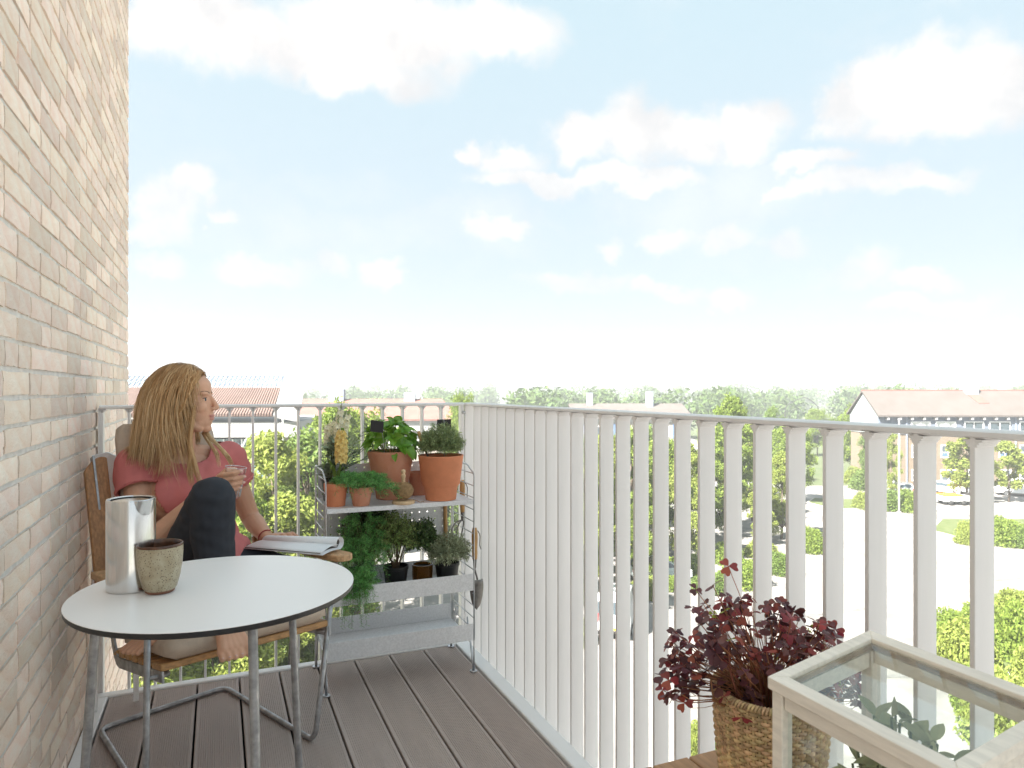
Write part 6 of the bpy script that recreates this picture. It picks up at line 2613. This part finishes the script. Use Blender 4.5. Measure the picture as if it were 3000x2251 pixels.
# left hand: relaxed on the arm rest, fingers over the magazine
hd_ = (K(.262, -.27, .622) - WRL).normalized()
hs_ = CSX
pl = WRL + hd_ * .07 + Vector((0, 0, .008))
rcone(body, WRL, .0235, pl, .027, 14, flat=(CSX, .55))
rcone(body, WRL.lerp(pl, .5), .026, pl + hd_ * .012, .032, 14, flat=(CSX, .42))
for k in range(4):
    off_ = (k - 1.5) * .0185
    a = pl + hd_ * .010 + hs_ * off_
    b1 = pl + hd_ * (.052 - .006 * abs(k - 1.4)) + hs_ * off_ * 1.12 + Vector((0, 0, .006))
    e = pl + hd_ * (.088 - .010 * abs(k - 1.4)) + hs_ * off_ * 1.15 + Vector((0, 0, -.006))
    rcone(body, a, .0098, b1, .0084, 10)
    rcone(body, b1, .0084, e, .0072, 10)
ta = WRL + hd_ * .03 - hs_ * .018
rcone(body, ta, .014, pl - hs_ * .040 + hd_ * .006, .0098, 10)
rcone(body, pl - hs_ * .040 + hd_ * .006, .0098, pl - hs_ * .046 + hd_ * .038 + Vector((0, 0, -.004)), .008, 10)
# head
hd = body


def he(c_, r_, rot=None):
    hd.ell(H(*c_), r_, HR if rot is None else HR @ rot, 24, 16)


he((-.014, 0, .036), (.094, .072, .086))
he((.036, 0, .048), (.052, .056, .050))
he((.030, 0, -.022), (.058, .056, .082))
he((.034, 0, -.074), (.046, .043, .036))
he((.0665, 0, -.098), (.019, .021, .0145))
he((.058, 0, -.070), (.030, .031, .032))
for sg in (-1, 1):
    he((.070, sg * .023, .0255), (.016, .026, .0095))
    he((.052, sg * .035, -.022), (.029, .021, .024))
    he((.0660, sg * .0300, .0040), (.0135, .0135, .0115))
    he((-.010, sg * .071, -.012), (.016, .007, .029))
    rcone(hd, H(.010, sg * .046, -.070), .016, H(.050, sg * .024, -.096), .014, 10)
rcone(hd, H(.083, 0, .016), .0075, H(.1045, 0, -.022), .0095, 12)
he((.1030, 0, -.0265), (.0105, .0105, .0085))
for sg in (-1, 1):
    he((.0945, sg * .0105, -.0295), (.0095, .0070, .0065))
he((.083, 0, -.042), (.010, .017, .010))
he((.0875, 0, -.0535), (.0100, .0205, .0056))
he((.0860, 0, -.0645), (.0098, .0175, .0062))
me = organic(body, .0030, 5)
for m_ in (m_skin, m_lip):
    me.materials.append(m_)
idx = []
HRi = HR.inverted()
for p in me.polygons:
    l = HRi @ (p.center - HC)
    lip = l.x > .0835 and abs(l.y) < .023 - max(0, .0935 - l.x) * .4 and -.0700 < l.z < -.0495 and l.length < .15
    idx.append(1 if lip else 0)
me.polygons.foreach_set('material_index', idx)
me.polygons.foreach_set('use_smooth', [True] * len(me.polygons))
link('body', me, wm)
# eye on the side we see and on the other
for sg in (-1, 1):
    ey = MB().ell(H(.0692, sg * .0302, .0040), (.0108, .0108, .0088), HR, 14, 10).build('eye', m_eye, wm, smooth=True)
    gz = Vector((.92, -sg * .0 + sg * -.39 * -1 * .0 + sg * .36, 0)).normalized()
    MB().ell(H(.0692, sg * .0302, .0040) + HR @ (gz * .0082), (.0030, .0050, .0050), HR, 10, 8).build('iris', m_iris, ey, smooth=True)
    lash = [H(.0690 + .0115 * math.cos(a), sg * (.0302 + .0125 * math.sin(a)), .0085 + .0022 * math.cos(a * 1.1)) for a in (-.2, .15, .5, .85, 1.2, 1.5)]
    MB().tube(lash, [.0008, .0012, .0015, .0016, .0014, .0006], 5).build('lashes', m_lash, wm)
    br = [H(.0855 - .020 * t * t - .002 * t, sg * (.013 + .034 * t), .0268 + .0065 * math.sin(t * 2.2)) for t in (0, .2, .4, .6, .8, 1.0)]
    MB().tube(br, [.0014, .0022, .0024, .0021, .0016, .0007], 6).build('eyebrow', m_brow, wm)

# ---- t-shirt
ts = MB()
torso(ts, .013)
ts.ell(K(-.002, -.385, .57), (.168, .118, .11), CH3, 28, 18)
rcone(ts, SHR, .066, SHR.lerp(ELR, .42), .067, 20)
rcone(ts, SHL, .066, SHL.lerp(ELL, .40), .064, 20)
tme = organic(ts, .0050, 8)
CH3i = CH3.inverted()
bm = bmesh.new()
bm.from_mesh(tme)
axr, axl = (ELR - SHR).normalized(), (ELL - SHL).normalized()
kill = []
for f in bm.faces:
    p = f.calc_center_median()
    q = CH3i @ (p - CM)
    e = ((q.x + .010) / .088) ** 2 + ((q.y + .512) / .115) ** 2 + ((q.z - .965) / .078) ** 2
    cut = e < 1 or q.z > .957
    dr, dl = (p - SHR).dot(axr), (p - SHL).dot(axl)
    offr = ((p - SHR) - axr * dr).length
    offl = ((p - SHL) - axl * dl).length
    if dr > .086 and offr < .085 and q.x < -.10:
        cut = True
    if dl > .100 and offl < .085 and q.x > .12:
        cut = True
    if q.z < .498:
        cut = True
    if cut:
        kill.append(f)
bmesh.ops.delete(bm, geom=kill, context='FACES')
for v in bm.verts:
    q = CH3i @ (v.co - CM)
    n_ = v.normal
    a_ = q.x * 16 + q.z * 9
    fold = mnoise.noise(Vector((q.x * 13 + q.z * 5, q.y * 9, q.z * 6 - q.x * 4))) * .014
    fold += mnoise.noise(Vector((q.x * 34 - q.z * 18, q.y * 20, q.z * 14))) * .006
    drape = max(0, (.78 - q.z)) * .05 * max(0, (q.y + .47) * 6)
    v.co += n_ * (fold + .004)
bmesh.ops.smooth_vert(bm, verts=bm.verts, factor=.4)
bm.to_mesh(tme)
bm.free()
tme.materials.append(m_tee)
tme.polygons.foreach_set('use_smooth', [True] * len(tme.polygons))
o = link('t_shirt', tme, wm)
sdm = o.modifiers.new('thick', 'SOLIDIFY')
sdm.thickness = .003
sdm.offset = 1
# rolled sleeve cuffs
for S_, E_, t in ((SHR, ELR, .285), (SHL, ELL, .34)):
    ax_ = (E_ - S_).normalized()
    c_ = S_.lerp(E_, t)
    t1 = ax_.orthogonal().normalized()
    t2 = ax_.cross(t1)
    pts = [c_ + (t1 * math.cos(a) + t2 * math.sin(a)) * (.0675 + .0015 * math.sin(a * 3)) + ax_ * .003 * math.sin(a * 2 + 1) for a in [2 * math.pi * k / 40 for k in range(40)]]
    MB().tube(pts, .0048, 8, closed=True, squash=(1, 1)).build('sleeve_cuff', m_tee, wm, smooth=True)
# ---- jeans
jn = MB()
inf = .0095
jn.ell(K(0, -.372, .542), (.170, .122, .108), CH3, 28, 18)
chain(jn, [HIPR, HIPR.lerp(KNR, .5), KNR.lerp(HIPR, .12), KNR], [.082, .073, .062, .058], inf)
chain(jn, [KNR, KNR.lerp(ANR, .35) + CF * -.014, ANR.lerp(KNR, .25), ANR.lerp(KNR, .06)], [.057, .055, .042, .037], inf)
chain(jn, [HIPL, HIPL.lerp(KNL, .5), KNL], [.082, .071, .056], inf)
chain(jn, [KNL, KNL.lerp(ANL, .35), ANL.lerp(KNL, .28)], [.054, .052, .040], inf)
jme = organic(jn, .0048, 8)
bm = bmesh.new()
bm.from_mesh(jme)
kill = []
for f in bm.faces:
    p = f.calc_center_median()
    if (p - ANR).dot((KNR - ANR).normalized()) < .03 and (p - ANR).length < .12 and (CH3i @ (p - CM)).y > -.15:
        kill.append(f)
    elif (p - ANL).dot((KNL - ANL).normalized()) < .085 and (p - ANL).length < .14:
        kill.append(f)
bmesh.ops.delete(bm, geom=kill, context='FACES')
for v in bm.verts:
    q = CH3i @ (v.co - CM)
    kd = (v.co - KNR).length
    amp = .0032 * math.exp(-((kd - .09) / .07) ** 2) + .0022
    v.co += v.normal * mnoise.noise(Vector((q.x * 26, q.y * 22 + q.z * 14, q.z * 34))) * amp
bm.to_mesh(jme)
bm.free()
jme.materials.append(m_jean)
jme.polygons.foreach_set('use_smooth', [True] * len(jme.polygons))
o = link('jeans', jme, wm)
o.modifiers.new('thick', 'SOLIDIFY').thickness = .002
# bracelet
wa = (WRL - ELL).normalized()
t1 = wa.orthogonal().normalized()
t2 = wa.cross(t1)
cb = WRL - wa * .012
for k, rr_ in ((0, .0275), (.005, .028)):
    MB().tube([cb + wa * k + (t1 * math.cos(a) + t2 * math.sin(a)) * rr_ for a in [2 * math.pi * q / 28 for q in range(28)]], .0011, 6, closed=True).build('bracelet', m_cord, wm, smooth=True)
# nails on the visible fingers
for p2, p3, r_ in FING:
    d_ = (p3 - p2).normalized()
    z_ = (tocam - d_ * tocam.dot(d_)).normalized()
    y_ = z_.cross(d_)
    rot = Matrix((d_, y_, z_)).transposed()
    MB().ell(p3 + z_ * r_ * .66 + d_ * r_ * .25, (.0062, .0044, .0022), rot, 10, 6).build('nail', m_nail, wm, smooth=True)
for e, r_ in toeR:
    MB().ell(e + CF * r_ * .45 + Vector((0, 0, r_ * .62)), (.0042, .0040, .0026), CH3, 8, 6).build('nail', m_nail, wm, smooth=True)

# ---- glass tumbler in her hand
tgl = empty('drinking_glass', GLB, 'clear fluted drinking glass held in front of her chest', 'glass')
gM = frame(GLB, gax.orthogonal(), None, gax)
b = MB()
prof_ = [(.0, 0), (.0235, 0), (.0245, .004), (.0275, .05), (.0335, .1005), (.0322, .1008), (.0262, .05), (.0225, .008), (0, .008)]
b.lathe(prof_, 28, (0, 0, 0), gM)
b.build('tumbler', g_cup, tgl, smooth=True, angle=40)
b = MB()
for k in range(14):
    a = 2 * math.pi * k / 14
    b.tube([gM @ Vector((math.cos(a) * r_, math.sin(a) * r_, z_)) for r_, z_ in ((.0247, .006), (.0265, .03), (.0283, .058))], .0009, 5)
b.build('flutes', mat('glass_flute', (.85, .87, .88), .15, trans=.5), tgl, smooth=True)
MB().lathe([(.0326, .1000), (.0340, .1012), (.0326, .1020), (.0318, .1008)], 32, (0, 0, 0), gM).build('rim', bpy.data.materials['glass_flute'], tgl, smooth=True)

# ---- hair: long strands that fall from a parting and lie over head, neck and shoulders
m_hair = bpy.data.materials.new('blonde_hair')
m_hair.use_nodes = True
nt = m_hair.node_tree
p = nt.nodes['Principled BSDF']
at = nt.nodes.new('ShaderNodeAttribute')
at.attribute_name = 'tone'
rp = nt.nodes.new('ShaderNodeValToRGB')
el_ = rp.color_ramp.elements
el_[0].position = 0.0
el_[0].color = (0.15, 0.066, 0.02, 1)
el_[1].position = 1.0
el_[1].color = (0.88, 0.63, 0.36, 1)
e_ = rp.color_ramp.elements.new(.45)
e_.color = (0.48, 0.25, 0.095, 1)
nt.links.new(at.outputs['Fac'], rp.inputs[0])
nt.links.new(rp.outputs[0], p.inputs['Base Color'])
p.inputs['Roughness'].default_value = .38
p.inputs['Specular IOR Level'].default_value = .45
p.inputs['Anisotropic'].default_value = .6

COLL = [(H(-.014, 0, .036), (.097, .075, .089), HR), (H(.030, 0, -.022), (.060, .058, .084), HR), (H(.034, 0, -.074), (.048, .046, .040), HR),
        (H(-.022, 0, -.075), (.054, .054, .08), HR), (NECKB, (.062, .062, .07), CH3),
        (K(-.012, -.505, .775), (.160, .116, .14), CH3), (K(-.014, -.55, .855), (.168, .100, .100), CH3),
        (SHR, (.072, .072, .070), CH3), (SHL, (.072, .072, .070), CH3), (SHR.lerp(NECKB, .5), (.09, .066, .066), CH3), (SHL.lerp(NECKB, .5), (.09, .066, .066), CH3)]
COLL += [(K(-.012 + sg * .064, -.452, .792), (.076, .068, .078), CH3) for sg in (-1, 1)]
COLL = [(c_, r_, rot, rot.inverted()) for c_, r_, rot in COLL]


def push(p, lift):
    for c_, r_, rot, roti in COLL:
        q = roti @ (p - c_)
        e = Vector((q.x / (r_[0] + lift), q.y / (r_[1] + lift), q.z / (r_[2] + lift)))
        l = e.length
        if l < 1:
            q = q / max(l, 1e-4)
            p = c_ + rot @ q
    return p


rr = random.Random(77)
hv, hf, tone = [], [], []


def add_strand(pts, r0, tn):
    """flat ribbon-like strand of triangular section"""
    n_ = len(pts)
    base_ = len(hv)
    prevN = None
    for i, p in enumerate(pts):
        t = (pts[min(n_ - 1, i + 1)] - pts[max(0, i - 1)]).normalized()
        N_ = (p - HC)
        N_ = (N_ - t * N_.dot(t))
        N_ = N_.normalized() if N_.length > 1e-5 else t.orthogonal()
        B_ = t.cross(N_)
        u = i / (n_ - 1)
        r_ = r0 * (0.55 + .45 * math.sin(min(1, u * 3) * 1.57)) * (1 - u ** 4 * .9)
        hv.extend([p + B_ * r_, p + N_ * r_ * .55, p - B_ * r_])
        g_ = max(0, min(1, tn + .16 * (u - .35)))
        tone.extend([g_, g_, g_])
        if i:
            a = base_ + (i - 1) * 3
            c_ = base_ + i * 3
            hf.extend([(a, a + 1, c_ + 1, c_), (a + 1, a + 2, c_ + 2, c_ + 1), (a + 2, a, c_, c_ + 2)])


NS = 5200
for k in range(NS):
    # root on the scalp behind the hairline
    while True:
        v = Vector((rr.gauss(0, 1), rr.gauss(0, 1), abs(rr.gauss(0, 1)) * 1.0 - .12)).normalized()
        l = Vector((-.014 + .094 * v.x, .072 * v.y, .036 + .086 * v.z))
        hl = .068 - 1.15 * max(0, abs(l.y) - .02) - .25 * max(0, .09 - l.z)      # hairline: x limit
        if l.x < hl and l.z > -.03:
            break
    p = H(*l)
    lay = rr.random()
    lift = .003 + .013 * lay
    part = .012                                  # parting a little to her left
    sg = -1 if l.y < part else 1
    top = max(0, min(1, (l.z - .03) / .09))
    lat = Vector((-.42 - .25 * rr.random() - .25 * max(0, l.x / .07), sg * (.95), .10)) if top > .15 else Vector((-.3, sg * .35, -.7))
    vel = (HR @ lat).normalized()
    front = l.x > -.01
    total = rr.uniform(.20, .285) if sg < 0 else rr.uniform(.30, .42)
    toward = rr.random()
    if front and sg < 0 and toward < .3:
        total += rr.uniform(.06, .13)
    if not front:
        total += .02
    n_ = 24
    st_ = total / n_
    pts = [p]
    wob = rr.uniform(0, 6.28)
    for i in range(n_):
        u = i / n_
        g_ = Vector((0, 0, -1))
        vel = (vel + g_ * .30).normalized()
        # locks drift: behind the shoulder or forward over the chest
        if u > .42:
            if sg < 0:
                dr_ = (CF * .30 + CSX * .26) if (front and toward < .55) else (CF * -.10 - CSX * .20 if toward < .8 else CSX * .05)
            else:
                dr_ = CF * .24 + CSX * .22
            vel = (vel + dr_ * .16).normalized()
        vel = (vel + hx * .02 * math.sin(u * 7 + wob) + hy * .018 * math.cos(u * 6 + wob * 2)).normalized()
        p = pts[-1] + vel * st_
        p = push(p, lift * (1 if u < .5 else .8))
        # keep the side of the face clear
        if u < .62:
            ql = HRi @ (p - HC)
            lim = .058 - .42 * max(0, .085 - ql.z) + .006 * rr.random()
            lim = max(lim, .006)
            if ql.x > lim and ql.z < .10:
                ql.x = lim + (ql.x - lim) * .15
                p = HC + HR @ ql
        pts.append(p)
    tn = .60 + .24 * mnoise.noise(Vector((l.x * 60, l.y * 60, l.z * 60))) + rr.gauss(0, .10) - .10 * top
    if k % 9 == 0:
        tn += .25
    add_strand(pts, rr.uniform(.0008, .0018), tn)
LOCKS = [
    ([(-.080, 2.626, 1.103), (-.086, 2.613, 1.039), (-.090, 2.603, .975), (-.079, 2.582, .919), (-.064, 2.559, .868), (-.044, 2.519, .823)], 60, .013, .60),
    ([(-.103, 2.642, 1.091), (-.099, 2.618, 1.010), (-.086, 2.591, .941), (-.089, 2.576, .879), (-.078, 2.555, .829)], 60, .013, .56),
    ([(-.047, 2.705, 1.013), (-.025, 2.684, .986), (.006, 2.666, .953), (.031, 2.649, .920), (.049, 2.631, .882)], 70, .010, .86),
    ([(-.050, 2.706, 1.008), (-.031, 2.676, .973), (-.007, 2.655, .935), (.002, 2.640, .883)], 60, .009, .80),
    ([(-.224, 2.769, 1.114), (-.241, 2.776, 1.041), (-.254, 2.771, .987), (-.283, 2.773, .957), (-.310, 2.773, .934)], 70, .014, .42),
]
for gp_, n_, sprd, tn in LOCKS:
    gp_ = [Vector(v) for v in gp_]
    for k in range(n_):
        a, q = rr.uniform(0, 6.28), sprd * math.sqrt(rr.random())
        o0 = hy * math.cos(a) * q * .7 + (hx * .8 + Vector((0, 0, .3))) * math.sin(a) * q
        ln_ = rr.uniform(.78, 1.0)
        pts = []
        for i in range(19):
            u = i / 18 * ln_ * (len(gp_) - 1)
            j = min(len(gp_) - 2, int(u))
            t = u - j
            p0_, p1_, p2_, p3_ = gp_[max(0, j - 1)], gp_[j], gp_[j + 1], gp_[min(len(gp_) - 1, j + 2)]
            c_ = p1_ + .5 * t * (p2_ - p0_ + t * (2 * p0_ - 5 * p1_ + 4 * p2_ - p3_ + t * (3 * (p1_ - p2_) + p3_ - p0_)))
            w_ = i / 18
            c_ = c_ + o0 * (1 - .35 * w_) + hx * .003 * math.sin(w_ * 8 + a) * w_
            pts.append(push(c_, .003))
        add_strand(pts, rr.uniform(.0009, .0018), tn + rr.gauss(0, .12))
hme = bpy.data.meshes.new('hair')
hme.from_pydata([tuple(v) for v in hv], [], hf)
at_ = hme.attributes.new('tone', 'FLOAT', 'POINT')
at_.data.foreach_set('value', tone)
hme.materials.append(m_hair)
hme.polygons.foreach_set('use_smooth', [True] * len(hme.polygons))
ho_ = link('hair', hme, wm)
# scalp under the strands
b = MB()
b.ell(H(-.014, 0, .036), (.0965, .0745, .0885), HR, 40, 30)
cme = b.raw('scalp_hair', m_hair, True)
bm = bmesh.new()
bm.from_mesh(cme)
kill = [f for f in bm.faces if (lambda q: q.x > .070 - 1.15 * max(0, abs(q.y) - .02) - .25 * max(0, .09 - q.z) or q.z < -.03)(HRi @ (f.calc_center_median() - HC))]
bmesh.ops.delete(bm, geom=kill, context='FACES')
bm.to_mesh(cme)
bm.free()
ta_ = cme.attributes.new('tone', 'FLOAT', 'POINT')
ta_.data.foreach_set('value', [.18] * len(cme.vertices))
link('scalp_hair', cme, ho_)
